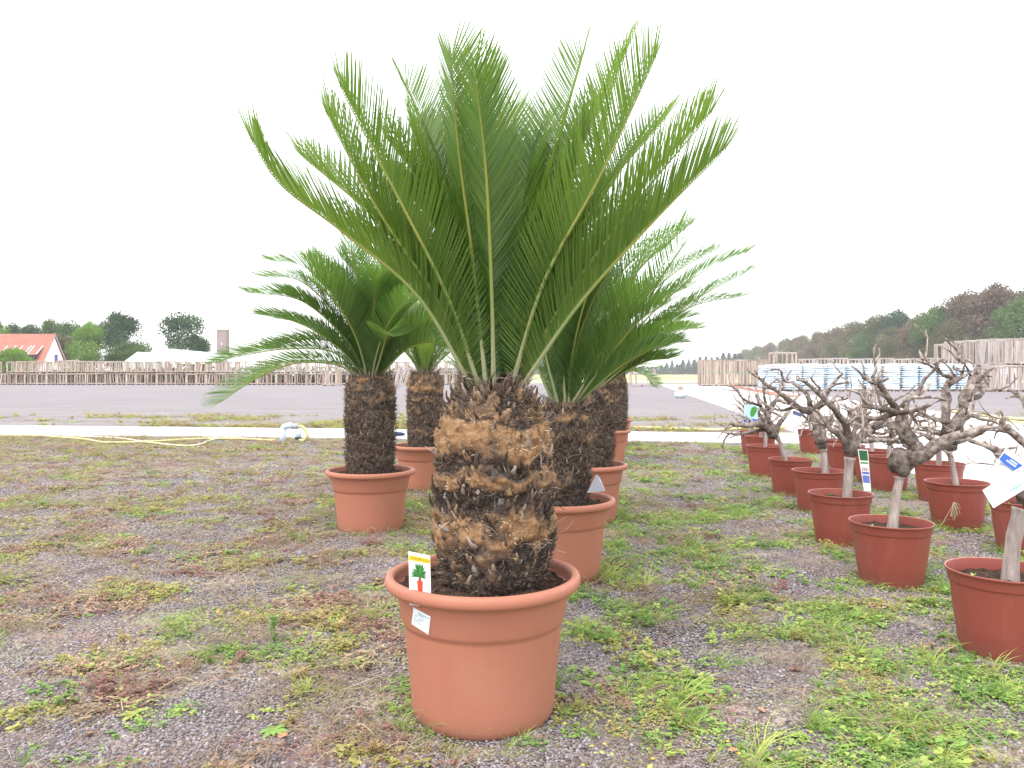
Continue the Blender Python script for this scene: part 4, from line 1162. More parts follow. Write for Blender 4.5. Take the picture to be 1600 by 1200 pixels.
def vine(X, Y, Rr, H, seed, label, stem=None, limbs=None, nr=6, tall=1.0, twn=1.0):
    """stem, limbs: photo pixel polylines with radii, taken at the pot's distance; depth offsets given in metres"""
    rng = np.random.RandomState(seed); z0 = float(relief(np.array([X]), np.array([Y]))[0]) - .01
    root = empty('potted_vine', (X, Y, z0)); tag(root, label, 'potted vine', 'old grape vines in red-brown nursery pots')
    nursery_pot(root, Rr, H, seed)
    O = np.array([X, Y, z0])

    def W(p, dd=0): return np.array(px(p[0], p[1], Y + dd)) - O
    if stem is None:
        k = rng.randn(2) * .04
        top = np.array([k[0], k[1], H + rng.uniform(.12, .2)]); S = [np.array([0, 0, H - .09]), top * [.6, .6, 1] * [1, 1, .9], top]; sr = .028
        knob = top + np.array([0, 0, .03]); kr = .05
    else:
        S = [W(p) for p in stem['p']]; S[0][2] = H - .09; sr = stem['r'] * .72; knob = W(stem['knob']); kr = stem['kr'] * .85
    mb = MB(); C = catmull(S, 14); tube(mb, C, sr * np.interp(np.linspace(0, 1, 14), [0, .1, .3, .8, 1], [1.35, 1.15, 1, .98, 1.3]), 16, bump=.2, bseed=seed, bfreq=20)
    mb.build('stem', M['stock'], root)
    mb = MB(); V0, T0_ = ICO3
    V = V0 * (1 + 1.1 * (fbm(V0 * 1.5 + seed * 7, 4, seed)[:, None] - .5)) * np.array([.95, .85, 1.2]) * kr
    mb.add(V + knob, None, T0_, tint=.62)
    mb.build('graft_knob', M['bark'], root)
    if limbs is None:
        limbs_w = []; n_l = nr; a0 = rng.rand() * 6.28
        for k in range(n_l):
            a = a0 + k * 6.283 / n_l + rng.randn() * .3; l = rng.uniform(.22, .42); e = rng.uniform(.15, 1.1)
            p = [knob]; dcur = np.array([math.cos(a) * math.cos(e), math.sin(a) * math.cos(e), math.sin(e)])
            for s_ in range(4):
                dcur = dcur + rng.randn(3) * .28 + np.array([0, 0, .03]); dcur /= np.linalg.norm(dcur); p.append(p[-1] + dcur * l / 4 * tall)
            limbs_w.append((p, rng.uniform(.026, .034), rng.uniform(.012, .018)))
    else:
        limbs_w = []
        for L_ in limbs:
            pts, r0, r1, dd = L_
            n_ = len(pts); limbs_w.append(([W(p, dd * k / (n_ - 1)) + (rng.randn(3) * .004 if k else 0) for k, p in enumerate(pts)], r0, r1))
    tw = []
    for pts, r0, r1 in limbs_w:
        r0 *= .8; r1 *= .8
        mb = MB(); n_ = 8 * len(pts); C = catmull(pts, n_); 
        C = C + (np.stack([fbm(C * 11 + 50 * k, 2, seed + k) for k in range(3)], -1) - .5) * .035 * np.linspace(.1, 1, n_)[:, None]
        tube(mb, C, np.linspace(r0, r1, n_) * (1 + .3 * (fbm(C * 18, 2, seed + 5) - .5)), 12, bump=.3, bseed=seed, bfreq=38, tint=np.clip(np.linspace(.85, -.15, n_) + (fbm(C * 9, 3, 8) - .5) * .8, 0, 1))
        # knuckles where canes were cut back
        for k in range(int(len(pts) * .9)):
            u = rng.randint(n_ // 5, n_); p = C[u]; dv = rng.randn(3); dv[2] = abs(dv[2]); dv /= np.linalg.norm(dv)
            l = rng.uniform(.03, .08); rr_ = max(.006, r1 * rng.uniform(.5, .9)); Cc = catmull([p, p + dv * l * .6 + rng.randn(3) * .006, p + dv * l + rng.randn(3) * .008], 6)
            tube(mb, Cc, np.linspace(rr_ * 1.3, rr_ * .8, 6), 8, bump=.3, bseed=k, bfreq=30, tint=.1)
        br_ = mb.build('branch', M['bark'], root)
        # canes: thin crooked shoots
        mb = MB()
        for k in range(int(rng.randint(2, 5) * twn)):
            u = rng.randint(n_ // 3, n_); p = C[u]; outd = C[-1] - C[0]; outd /= np.linalg.norm(outd) + 1e-9
            dcur = outd * .8 + rng.randn(3) * .6 + np.array([0, 0, .22]); dcur /= np.linalg.norm(dcur); l = rng.uniform(.12, .34); q_ = [p]
            ns_ = 4
            for s_ in range(ns_):
                dcur = dcur + rng.randn(3) * .3 + (rng.randn(3) * .45 if rng.rand() < .25 else 0); dcur /= np.linalg.norm(dcur); q_.append(q_[-1] + dcur * l / ns_)
            q_ = np.array(q_); Cc = np.stack([np.interp(np.linspace(0, ns_, 16), np.arange(ns_ + 1), q_[:, k_]) for k_ in range(3)], -1); rr_ = rng.uniform(.007, .0155)
            tube(mb, Cc, np.linspace(rr_ * 1.1, rr_ * .5, 16) * (1 + .25 * (fbm(Cc * 60, 2, 3) - .5)), 6, bump=.25, bseed=k, bfreq=50, tint=float(rng.rand() * .35))
            if rng.rand() < .75:
                b0 = Cc[rng.randint(5, 13)]; d2 = rng.randn(3) * .6 + dcur * .7 + np.array([0, 0, .3]); d2 /= np.linalg.norm(d2); l2 = l * rng.uniform(.3, .6)
                c2 = catmull([b0, b0 + d2 * l2 * .5 + rng.randn(3) * .012, b0 + d2 * l2], 9)
                tube(mb, c2, np.linspace(rr_ * .6, rr_ * .3, 9), 5, tint=float(rng.rand() * .3))
        if mb.n:
            mb.build('canes', M['bark'], br_)['kind'] = 'stuff'
    return root


def vp(xc, yb):   # pot centre from the photo: column, row of the base centre
    d = CAMZ * F / (yb - HOR); return (xc - 800) / F * d, d


# front row, from the nearest
x_, y_ = vp(1568, 1014)
vine(x_, y_, .265, .42, 101, 'nearest vine at the right picture edge, white and blue labels on its stem',
     dict(p=[(1577, 893), (1582, 855), (1590, 815), (1596, 795)], r=.05, knob=(1603, 768), kr=.062),
     [([(1605, 760), (1612, 735), (1598, 722), (1560, 702), (1512, 684)], .036, .016, .1), ([(1612, 745), (1622, 710), (1600, 692), (1576, 673), (1556, 668)], .034, .02, .15),
      ([(1615, 740), (1640, 700), (1655, 680)], .035, .02, -.1), ([(1615, 740), (1625, 690), (1612, 650), (1600, 620)], .02, .008, .2)], twn=.35)
x_, y_ = vp(1392, 907)
vine(x_, y_, .264, .42, 102, 'vine with a big dark graft knob and forked limbs in the front row',
     dict(p=[(1393, 815), (1399, 785), (1404, 755), (1405, 745)], r=.04, knob=(1408, 722), kr=.095),
     [([(1408, 722), (1432, 712), (1424, 690), (1408, 668), (1412, 650), (1402, 640)], .075, .04, .0),
      ([(1408, 722), (1440, 712), (1462, 698), (1490, 684), (1520, 672), (1545, 664)], .07, .02, -.15),
      ([(1402, 645), (1380, 640), (1350, 635), (1330, 640)], .03, .014, -.25), ([(1402, 642), (1390, 620), (1372, 600), (1364, 590)], .032, .015, -.1),
      ([(1402, 645), (1372, 655), (1345, 650), (1325, 660)], .024, .012, .2), ([(1402, 642), (1420, 625), (1440, 612), (1455, 600)], .024, .012, .25),
      ([(1402, 645), (1430, 640), (1455, 632)], .024, .012, -.3), ([(1490, 684), (1512, 650), (1535, 655)], .022, .01, -.1), ([(1480, 690), (1500, 690), (1540, 672), (1565, 650)], .02, .008, .1)])
x_, y_ = vp(1313, 848)
vine(x_, y_, .252, .42, 103, 'vine with a landscape-picture label hanging at the pot rim, third in the front row',
     dict(p=[(1323, 770), (1326, 740), (1328, 715)], r=.05, knob=(1330, 700), kr=.08),
     [([(1325, 700), (1312, 680), (1296, 672), (1288, 655), (1278, 640)], .035, .014, -.1), ([(1328, 695), (1322, 665), (1308, 645), (1285, 622), (1262, 600), (1245, 592)], .042, .012, -.2),
      ([(1336, 695), (1352, 675), (1370, 664), (1398, 660)], .06, .03, .1), ([(1340, 690), (1365, 688), (1395, 690), (1428, 696)], .028, .014, -.1), ([(1365, 668), (1385, 650), (1360, 630), (1345, 610)], .026, .012, .3),
      ([(1330, 690), (1340, 660), (1352, 630), (1358, 605)], .028, .012, .2)])
x_, y_ = vp(1279, 796)
vine(x_, y_, .262, .42, 104, 'vine with a dark swollen upright stem, fourth in the front row',
     dict(p=[(1290, 735), (1288, 715), (1286, 702)], r=.045, knob=(1284, 692), kr=.07),
     [([(1284, 692), (1279, 668), (1270, 642)], .085, .06, 0), ([(1270, 642), (1248, 638), (1225, 618), (1200, 602), (1188, 592)], .05, .015, -.2), ([(1270, 642), (1282, 655), (1300, 655)], .05, .04, .1),
      ([(1268, 642), (1260, 615), (1240, 600), (1225, 598)], .035, .012, .2), ([(1270, 642), (1285, 625), (1300, 600), (1318, 580)], .035, .012, 0), ([(1270, 645), (1290, 630), (1320, 625)], .03, .012, -.3), ([(1240, 636), (1220, 640), (1195, 632)], .025, .01, .2)])
x_, y_ = vp(1235, 771)
vine(x_, y_, .25, .42, 105, 'vine leaning left over its pot with a low horizontal limb, fifth in the front row',
     dict(p=[(1230, 715), (1220, 695), (1214, 682)], r=.035, knob=(1208, 674), kr=.08),
     [([(1205, 674), (1185, 662), (1165, 664), (1142, 660)], .055, .035, -.2), ([(1208, 670), (1198, 650), (1188, 632), (1180, 615)], .04, .014, 0), ([(1212, 670), (1224, 652), (1236, 635), (1246, 618)], .04, .014, .1),
      ([(1200, 670), (1170, 676), (1145, 678), (1125, 672)], .03, .01, .1), ([(1190, 635), (1165, 625), (1150, 610)], .02, .008, -.1)])
x_, y_ = vp(1195, 744)
vine(x_, y_, .25, .42, 106, 'vine with a pale blue-green label in its crown, sixth in the front row',
     dict(p=[(1196, 698), (1196, 685), (1197, 676)], r=.035, knob=(1197, 665), kr=.07),
     [([(1197, 665), (1200, 645), (1212, 625), (1232, 630), (1250, 615)], .055, .015, 0), ([(1197, 662), (1180, 640), (1160, 620), (1150, 600)], .035, .01, 0), ([(1197, 662), (1175, 660), (1150, 665), (1132, 672)], .035, .01, .2),
      ([(1200, 645), (1195, 620), (1190, 595)], .03, .012, -.2), ([(1205, 640), (1220, 610), (1235, 590)], .03, .012, .2)])
for k, (xc, yb, rr_, lb) in enumerate([(1188, 722, .24, 'second farthest vine in the front row near the path'), (1178, 711, .24, 'farthest vine in the front row, right at the path edge')]):
    x_, y_ = vp(xc, yb); vine(x_, y_, rr_, .42, 110 + k, lb, nr=6)
# second row
x_, y_ = vp(1495, 822)
vine(x_, y_, .268, .42, 121, 'tallest vine with a thick twisted upright trunk, second row nearest the road',
     dict(p=[(1496, 752), (1488, 725), (1482, 705)], r=.035, knob=(1484, 692), kr=.08),
     [([(1484, 692), (1480, 675), (1495, 660), (1508, 640), (1504, 622), (1516, 606), (1522, 590)], .07, .045, 0), ([(1484, 692), (1478, 660), (1478, 630), (1482, 605), (1486, 585)], .055, .035, .15),
      ([(1516, 606), (1524, 592), (1527, 582)], .05, .03, 0), ([(1520, 600), (1538, 590), (1545, 600)], .03, .018, -.1), ([(1508, 625), (1530, 618), (1538, 606)], .035, .022, .1), ([(1486, 590), (1472, 585), (1462, 572), (1440, 560)], .024, .01, -.1),
      ([(1484, 600), (1500, 590), (1505, 575)], .028, .014, .1), ([(1482, 660), (1460, 655), (1440, 648)], .035, .015, -.1), ([(1518, 590), (1510, 570), (1496, 562)], .014, .006, 0), ([(1484, 680), (1460, 676), (1450, 668)], .03, .015, .2)])
for k, (xc, yb, rr_, lb) in enumerate([(1467, 782, .262, 'vine with green weeds along its pot rim, directly behind the tallest one'), (1389, 766, .248, 'vine behind the big-knobbed one, slender pale stem leaning left'),
                                      (1364, 753, .25, 'vine squeezed between the picture label and the slender-stemmed vine'), (1322, 742, .25, 'vine behind the swollen-stemmed one in the second row'),
                                      (1316, 729, .25, 'second farthest vine of the second row, mostly hidden by crowns'), (1269, 708, .25, 'farthest vine of the second row, pot standing clear beside the path'),
                                      (1604, 861, .265, 'vine pot partly behind the labelled vine at the right edge')]):
    x_, y_ = vp(xc, yb); vine(x_, y_, rr_, .42, 130 + k, lb, nr=6, tall=1.1)


def letters(P, n_, u0, u1, v, h, count, mt, parent, lift):
    """a row of tiny upright marks, the blurred letters of the photo"""
    mb = MB(); st_ = (u1 - u0) / count
    for k in range(count):
        a = u0 + k * st_
        for (du, w_) in ((0, .3), (.42, .26)):
            V = [uvquad(P, a + st_ * du, v) + n_ * lift, uvquad(P, a + st_ * (du + w_), v) + n_ * lift, uvquad(P, a + st_ * (du + w_), v + h) + n_ * lift, uvquad(P, a + st_ * du, v + h) + n_ * lift]
            mb.add(V, [(0, 1, 2, 3)])
    mb.build('small_print', mt, parent, smooth=False)['kind'] = 'stuff'


# labels on the nearest vine
d1 = 3.9
P1 = [px(1562, 775, d1), px(1545, 740, d1), px(1574, 700, d1 + .03), px(1612, 735, d1 + .03)]
P1 = [px(1544, 740, d1), px(1582, 772, d1 - .02), px(1614, 728, d1), px(1572, 700, d1 + .03)]
t1, n1 = card(None, P1, 'plant_label', M['white']); tag(t1, 'upper label with a dark blue panel on the nearest vine', 'plant tag')
n1 = -n1 if n1[1] > 0 else n1
Pb = [px(1560.5, 718, d1), px(1585, 736, d1 - .01), px(1597.5, 727.5, d1), px(1568, 707.5, d1 + .012)]
decal(Pb, n1, rect(0, 0, 1, 1), 'blue_panel', M['inkblue'], t1, .004)
letters(Pb, n1, .42, .82, .62, .18, 5, M['inklight'], t1, .0052); letters(Pb, n1, .3, .86, .32, .2, 7, M['inklight'], t1, .0052)
letters(P1, n1, .1, .22, .42, .08, 2, M['greytag'], t1, .004)
d2 = 3.86
P2 = [px(1552, 792, d2), px(1536, 766, d2), px(1598, 730, d2 + .05), px(1612, 756, d2 + .05)]
P2 = [px(1535, 766, d2), px(1552, 794, d2 - .01), px(1612, 758, d2 + .02), px(1594, 730, d2 + .03)]
t2, n2 = card(None, P2, 'plant_label', M['white']); tag(t2, 'lower white label with faint pale blue patches on the nearest vine', 'plant tag')
n2 = -n2 if n2[1] > 0 else n2
decal(P2, n2, [(.3, .35), (.42, .25), (.5, .5), (.38, .68)], 'pale_print', M['inkpale'], t2, .003)
decal(P2, n2, [(.62, .6), (.72, .45), (.8, .72), (.7, .88)], 'blue_print', mat('sky_print', (.3, .55, .85), .4), t2, .003)
# picture label on the third vine
d3 = 6.35
P3 = [px(1350, 767, d3), px(1361, 768, d3), px(1356, 703, d3), px(1340, 702, d3)]
t3, n3 = card(None, P3, 'plant_label', M['white']); tag(t3, 'long label with green landscape picture and blue text fields at a vine pot', 'plant tag')
n3 = -n3 if n3[1] > 0 else n3
for (v0, v1, mt, nm) in ((.74, .98, 'inkgreen2', 'picture'), (.66, .70, 'inkgreen', 'picture_strip'), (.2, .38, 'inkblue', 'text_field'), (.41, .47, 'inkblue', 'text_field')):
    mm_ = M[mt] if mt != 'inkblue' else mat('violet_blue_print', (.12, .17, .5), .4)
    decal(P3, n3, rect(.08, v0, .92, v1), nm, mm_, t3, .0025)
for k in range(6):
    decal(P3, n3, rect(.14 + k * .13, .49, .2 + k * .13, .57), 'bottle_print', M['inkred'] if k % 2 else M['ink'], t3, .0025)
# label in the crown of the sixth vine
d4 = 10.5
P4 = [px(1161, 660, d4), px(1184, 663, d4), px(1184, 633, d4), px(1163, 632, d4)]
t4, n4 = card(None, P4, 'plant_label', M['inkpale']); tag(t4, 'label with green leaf picture and deep blue foot in a far vine crown', 'plant tag')
n4 = -n4 if n4[1] > 0 else n4
decal(P4, n4, rect(.02, .02, .98, .26), 'blue_foot', M['inkblue'], t4, .004); decal(P4, n4, [(.5, .35), (.72, .4), (.95, .7), (.8, .95), (.55, .85), (.45, .6)], 'leaf_print', M['inkgreen'], t4, .004)
letters(P4, n4, .3, .7, .1, .07, 5, M['inklight'], t4, .006)
P5 = [px(1238, 647, 8.9), px(1252, 652, 8.9), px(1253, 646, 8.9), px(1239, 641, 8.9)]
t5, _ = card(None, P5, 'plant_label', mat('slate_blue_card', (.12, .13, .25), .5)); tag(t5, 'small slate blue label dangling from a thin twig', 'plant tag')
# grey tag in the second tub
P6 = [px(918, 768, 5.3), px(945, 766, 5.35), px(941, 752, 5.35), px(931, 741, 5.3)]
P6 = [px(917, 770, 5.3), px(946, 767, 5.35), px(938, 748, 5.35), px(932, 741, 5.3)]
t6, _ = card(None, P6, 'plant_label', M['greytag']); tag(t6, 'blank grey pointed tag leaning on the rim of the second tub', 'plant tag')

# ------------------------------------------------------------------ hoses and standpipe


def hose(name, pts, r, mt, label):
    mb = MB(); C = catmull(pts, 12 * len(pts)); C[:, 2] = np.maximum(C[:, 2], r); tube(mb, C, r, 8)
    return tag(mb.build(name, mt), label, 'hose')


def gp(x, y, z=.03):
    d = (CAMZ - z) * F / (y - HOR); return np.array([(x - 800) / F * d, d, z])


hose('hose', [gp(-60, 679), gp(60, 681), (gp(130, 686)), gp(165, 691), gp(230, 690), gp(300, 686), gp(357, 685), gp(430, 688)], .021, M['hose'], 'yellow hose lying along the near edge of the path at left')
hose('hose', [gp(100, 681), gp(180, 684), gp(240, 692), gp(300, 696), gp(335, 686), gp(360, 684), gp(395, 686)], .015, M['hosewhite'], 'cream coloured hose loop crossing the yellow one at left')
hose('hose', [gp(940, 666), gp(1000, 668), gp(1060, 670), gp(1120, 672), gp(1170, 669), gp(1230, 668)], .035, M['hose'], 'yellow hose along the far edge of the path, middle')
hose('hose', [gp(1480, 642, .04), gp(1510, 646, .04), gp(1550, 651, .04), gp(1590, 655, .04), gp(1660, 656, .04)], .05, M['hose'], 'thick yellow hose on the grass at far right')
hose('hose', [gp(1540, 656, .04), gp(1570, 658, .04), gp(1605, 662, .04), gp(1660, 664, .04)], .045, M['hose'], 'yellow hose end lying nearer than the thick one at far right')
sp_ = empty('standpipe', tuple(gp(440, 692, 0))); tag(sp_, 'pale blue water standpipe pair with a yellow hose on its outlet', 'standpipe')
O_ = np.array(sp_.location); dS = O_[1]


def wl(x, y, dd=0): return np.array(px(x, y, dS + dd)) - O_


for (xx, y0, y1, dd) in ((442, 693, 671, 0), (466, 685, 670, .6)):
    mb = MB(); tube(mb, np.array([wl(xx, y0, dd), wl(xx, (y0 + y1) / 2, dd), wl(xx, y1, dd)]), .062, 14); mb.build('riser', M['pipe'], sp_)
    mb = MB(); tube(mb, np.array([wl(xx, y0 + 1.5, dd), wl(xx, y0 - 2, dd)]), .07, 14); mb.build('collar', M['black'], sp_)
mb = MB(); tube(mb, catmull([wl(442, 675), wl(443, 668), wl(449, 665.5), wl(456, 664.5)], 10), .06, 12); mb.build('elbow', M['pipe'], sp_)
mb = MB(); tube(mb, catmull([wl(455, 666), wl(460, 666), wl(466, 666)], 6), .055, 12); mb.build('coupling', M['metal'], sp_)
mb = MB(); tube(mb, catmull([wl(464, 666.5), wl(472, 667), wl(478, 673), wl(480, 682), wl(476, 688, .1), wl(468, 688, .2)], 24), .033, 8); mb.build('outlet_hose', M['hose'], sp_)
# small things lying about
mb = MB(); V, T = ICO2; mb.add(V * (1 + .6 * (fbm(V * 2, 3, 4)[:, None] - .5)) * np.array([.16, .09, .05]) + gp(622, 678, .06), None, T)
tag(mb.build('rag', mat('dark_blue_cloth', (.03, .045, .11), .8)), 'small dark blue rag lying on the concrete path', 'rag')
wb = empty('sack', tuple(gp(1063, 622, 0))); tag(wb, 'round white sack at the road edge weighed down by timber', 'sack'); O_ = np.array(wb.location)
mb = MB(); V, T = ICO3; V = V * (1 + .25 * (fbm(V * 2, 4, 3)[:, None] - .5)); mb.add(V * np.array([.34, .3, .23]) + np.array([0, 0, .2]), None, T); mb.build('sack_body', mat('pale_woven_plastic', (.6, .68, .72), .6), wb)
tb = empty('timber_block', (O_[0], O_[1], .4)); tag(tb, 'two short timber blocks stacked on the white sack', 'wood block')
mb = MB(); mb.box((.03, 0, .04), (.42, .3, .09)); mb.build('block', M['wood'], tb, smooth=False)
mb = MB(); mb.box((.0, 0, .165), (.28, .2, .14)); mb.build('block', M['wood'], tb, smooth=False)

# larger single weeds and dead leaves in the foreground


def big_weed(xp, yp, kind, h, mt, label, seed):
    p = gp(xp, yp, 0); r = np.random.RandomState(seed); mb = MB(); Z = np.array([0, 0, 1.])
    root = None
    if kind == 'rosette':
        for k in range(11):
            a = k * 2.4 + r.rand() * .4; l = h * r.uniform(.8, 1.3)
            weedleaf(mb, Z * .01, np.array([math.cos(a), math.sin(a), r.uniform(.2, .8)]), Z, l, l * .2, r.rand(), 5)
    if kind == 'upright':
        for s in range(4):
            top = np.array([r.randn() * h * .25, r.randn() * h * .2, h * r.uniform(.7, 1)]); C = catmull([np.zeros(3), top * .5 + r.randn(3) * .004, top], 8)
            tube(mb, C, .0015, 4, tint=.5, cap=False)
            for k in range(14):
                c_ = C[min(7, 1 + k // 2)]; a = k * 2.4; weedleaf(mb, c_, np.array([math.cos(a), math.sin(a), .6]), Z, h * .28 * r.uniform(.6, 1.1), h * .05, r.rand(), 3)
    if kind == 'tuft':
        for k in range(22):
            a = r.rand() * 6.28; weedleaf(mb, np.zeros(3), np.array([math.cos(a) * .6, math.sin(a) * .6, 1.2]), Z, h * r.uniform(.5, 1.1), h * .018, r.rand(), 5)
    if kind == 'seed':
        C = catmull([(0, 0, 0), (h * .25, 0, h * .4), (h * .5, 0, h * .85), (h * .56, 0, h), (h * .62, 0, h * .98)], 18); tube(mb, C, .0028, 5, tint=.8)
        for k in range(26):
            c_ = C[r.randint(12, 18)]; e = c_ + np.array([r.randn() * .02, r.randn() * .015, -r.uniform(.03, .16)]); tube(mb, catmull([c_, (c_ + e) / 2 + r.randn(3) * .006, e], 5), .0035, 4, tint=r.rand())
    o = mb.build('weed', mt, smooth=False); o.location = p + np.array([0, 0, float(relief(np.array([p[0]]), np.array([p[1]]))[0])])
    return tag(o, label, 'weed')


big_weed(428, 1145, 'rosette', .055, PG, 'broad-leaved green rosette at the lower left, left of the big tub', 1)
big_weed(430, 1010, 'upright', .16, PG, 'upright feathery green weed between picture edge and big tub', 2)
big_weed(478, 1085, 'tuft', .15, PG, 'tall grass tuft left of the big tub', 3)
big_weed(325, 1040, 'upright', .07, PG, 'bright yellow-green bushy weed on bare gravel at lower left', 4)
big_weed(1213, 780, 'rosette', .09, PG, 'green rosette on bare gravel left of the vine pots', 5)
big_weed(1464, 832, 'seed', .26, PS, 'dried bent seed stalk in front of the tallest vine pot', 6)
big_weed(1225, 1000, 'tuft', .1, PG, 'grass tuft with a broad blade right of the big tub', 7)
big_weed(208, 1120, 'rosette', .05, PG, 'small rosette on bare gravel near the lower left corner', 8)
ol = mat('dead_leaf', (.5, .24, .12), .8)
for k, (xx, yy, lb) in enumerate([(1137, 1172, 'curled orange dead leaf among weeds at bottom right'), (436, 1152, 'orange dead leaf beside the broad rosette'), (1195, 1112, 'pink-brown dead leaf in the green patch at right'), (1180, 868, 'reddish dead leaf left of the front vine pots')]):
    mb = MB(); weedleaf(mb, np.zeros(3), np.array([math.cos(k), math.sin(k), .4]), np.array([.2, 0, 1.]), .045, .014, .6, 5)
    o = mb.build('dead_leaf', ol); p = gp(xx, yy, .015); o.location = p; tag(o, lb, 'leaf')
for k, (xx, yy, xx2, yy2, r_, lb) in enumerate([(1005, 1087, 1045, 1070, .005, 'grey twig lying in green weeds right of the tub'), (1148, 1002, 1172, 990, .003, 'pale straw stalk on dark soil at right'), (120, 1022, 160, 985, .0025, 'long pale stalk on gravel at left'), (1222, 1062, 1272, 1052, .0025, 'brown stem on the gravel at right')]):
    a, b = gp(xx, yy, .015), gp(xx2, yy2, .03); mb = MB(); C = catmull([a, (a + b) / 2 + np.array([0, .01, .008]), b], 10); tube(mb, C, r_, 6, bump=.3, bfreq=60)
    tag(mb.build('twig', M['spine']), lb, 'twig')
# tiny yellow flowers
fl = MB()
for xx, yy in ((925, 1165), (945, 1162), (1137, 1158), (1155, 1177), (1267, 1143), (911, 1195), (882, 1130), (1218, 1170), (1020, 1185)):
    p = gp(xx, yy, .03); V, T = ICO1; fl.add(V * np.array([.007, .007, .003]) + p, None, T)
fl.build('yellow_flowers', mat('yellow_petal', (.8, .6, .03), .6))['kind'] = 'stuff'

# weeds crowding the feet of the tubs and pots
xx_, yy_ = [], []
for o in list(bpy.data.objects):
    if o.name.startswith('potted_') and o.type == 'EMPTY':
        rb = .31 if 'cycad' in o.name else .215
        for q_ in range(70 if 'cycad' in o.name else 45):
            a = NR.rand() * 6.283
            if NR.rand() > .25 + 1.1 * vnoise([[math.cos(a) * 1.7 + o.location.x * 3, math.sin(a) * 1.7, 0]], 4)[0] ** 1.5: continue
            q2 = rb + abs(NR.randn()) * .07; xx_.append(o.location.x + math.cos(a) * q2); yy_.append(o.location.y + math.sin(a) * q2)
xx_, yy_ = np.array(xx_), np.array(yy_); n = len(xx_); g = np.array([0, 1, 1, 2, 3, 0, 5, 9])[NR.randint(0, 8, n)]
scatter('pot_edge_weeds', np.stack([xx_, yy_, relief(xx_, yy_)], -1), np.stack([NR.randn(n) * .1, NR.randn(n) * .1, NR.rand(n) * 6.28], -1), NR.uniform(.6, 1.3, n), g * 3 + NR.randint(0, 3, n), weed_col)

# ------------------------------------------------------------------ background: timber crates
unit = MB(); unit.box((0, 0, 0), (1, 1, 1)); UNIT = {}
for k in ('wood', 'woodgrey', 'woodbrown'):
    UNIT[k] = unit.mesh('board', M[k], smooth=False)


def board(name, parent, c, s, kind, rot=None):
    o = obj(name, UNIT[kind], parent, c, rot, s); return o


def crate(x, y, z, w, d, h, kind, label, group, seed, rz=0, slats=3, vertical=True, strap=False, open_=.3, cat='crate'):
    r = random.Random(seed); root = empty('timber_crate', (x, y, z), rz); tag(root, label, cat, group)
    # pallet foot
    board('pallet_deck', root, (0, 0, .125), (w, d, .035), kind)
    for sx in (-1, 0, 1):
        board('runner', root, (sx * (w / 2 - .07), 0, .055), (.12, d * .98, .1), kind)
    pw = .13
    for sx in (-1, 1):
        for sy in (-1, 1):
            board('post', root, (sx * (w / 2 - pw / 2 - .002), sy * (d / 2 - .025), .145 + (h - .145) / 2), (pw * r.uniform(.8, 1.5), .045, h - .147), kind)
    for sy in (-1, 1):
        board('top_rail', root, (0, sy * (d / 2 + .02), h - .06), (w, .035, .12), kind)
        board('foot_rail', root, (0, sy * (d / 2 + .02), .17), (w, .035, .1), kind)
    for sx in (-1, 1):
        board('side_rail', root, (sx * (w / 2 - .065), 0, h - .15), (.03, d - .22, .09), kind)
    for k in range(slats):
        u = -w / 2 + .18 + (w - .36) * (k + .5) / slats + r.uniform(-.05, .05)
        til = r.uniform(-.2, .2) if r.random() < open_ else r.uniform(-.02, .02)
        board('slat', root, (u, -d / 2 + .012 - .002 * k, .15 + (h - .2) / 2), (r.uniform(.07, .14), .022, (h - .2) * (1 if abs(til) < .05 else .94)), kind, (0, til, 0))
    for k in range(2):
        board('slat', root, (-w / 4 + k * w / 2, d / 2 - .01, .15 + (h - .2) / 2), (.13, .022, h - .2), kind, (0, r.uniform(-.15, .15), 0))
    if strap:
        o = obj('strap', SM, root, (0, -d / 2 - .03, h * r.uniform(.48, .56)), (0, r.uniform(-.03, .03), 0), (w, .01, .04))
    return root


SM = unit.mesh('strap', M['strap'], smooth=False)


def where(xp):
    for a, b in ((60, 'in front of the red-roofed house'), (115, 'below the white gable and green trees'), (190, 'in front of the bright green tree'), (235, 'left of the greenhouse'),
                 (335, 'in front of the white greenhouse'), (420, 'below the brick chimney'), (520, 'behind the drooping fronds')):
        if xp < a: return b
    return 'seen between the cycad trunks'


ORD = ['leftmost'] + [w + ' from the left' for w in 'second third fourth fifth sixth seventh eighth ninth tenth eleventh twelfth thirteenth fourteenth fifteenth'.split()]
SEEN = {}


def nth(*key):
    SEEN[key] = SEEN.get(key, -1) + 1; return ORD[min(SEEN[key], len(ORD) - 1)]


dC = 96.0; cw = 1.18
k = 0; xw = (-25 - 800) / F * dC
while (xw / dC * F + 800) < 735:
    xp = xw / dC * F + 800
    for row in (0, 1):
        if row == 1 and R.random() < .03: continue
        hh = 1.38 + R.uniform(-.04, .05) + (.12 if row and 88 < xp < 125 else 0)
        crate(xw + R.uniform(-.03, .03), dC + R.uniform(-.15, .15), (1.44 if row else 0), cw * .97, 1.0, hh, 'wood',
              'weathered crate, %s row %s, %s' % ('upper' if row else 'lower', where(xp), nth(row, where(xp))), 'wooden crates stacked in the long wall at left', 1000 + k, slats=R.choice([0, 1, 1, 2]), open_=.8)
        k += 1
    xw += cw + R.uniform(0, .04)
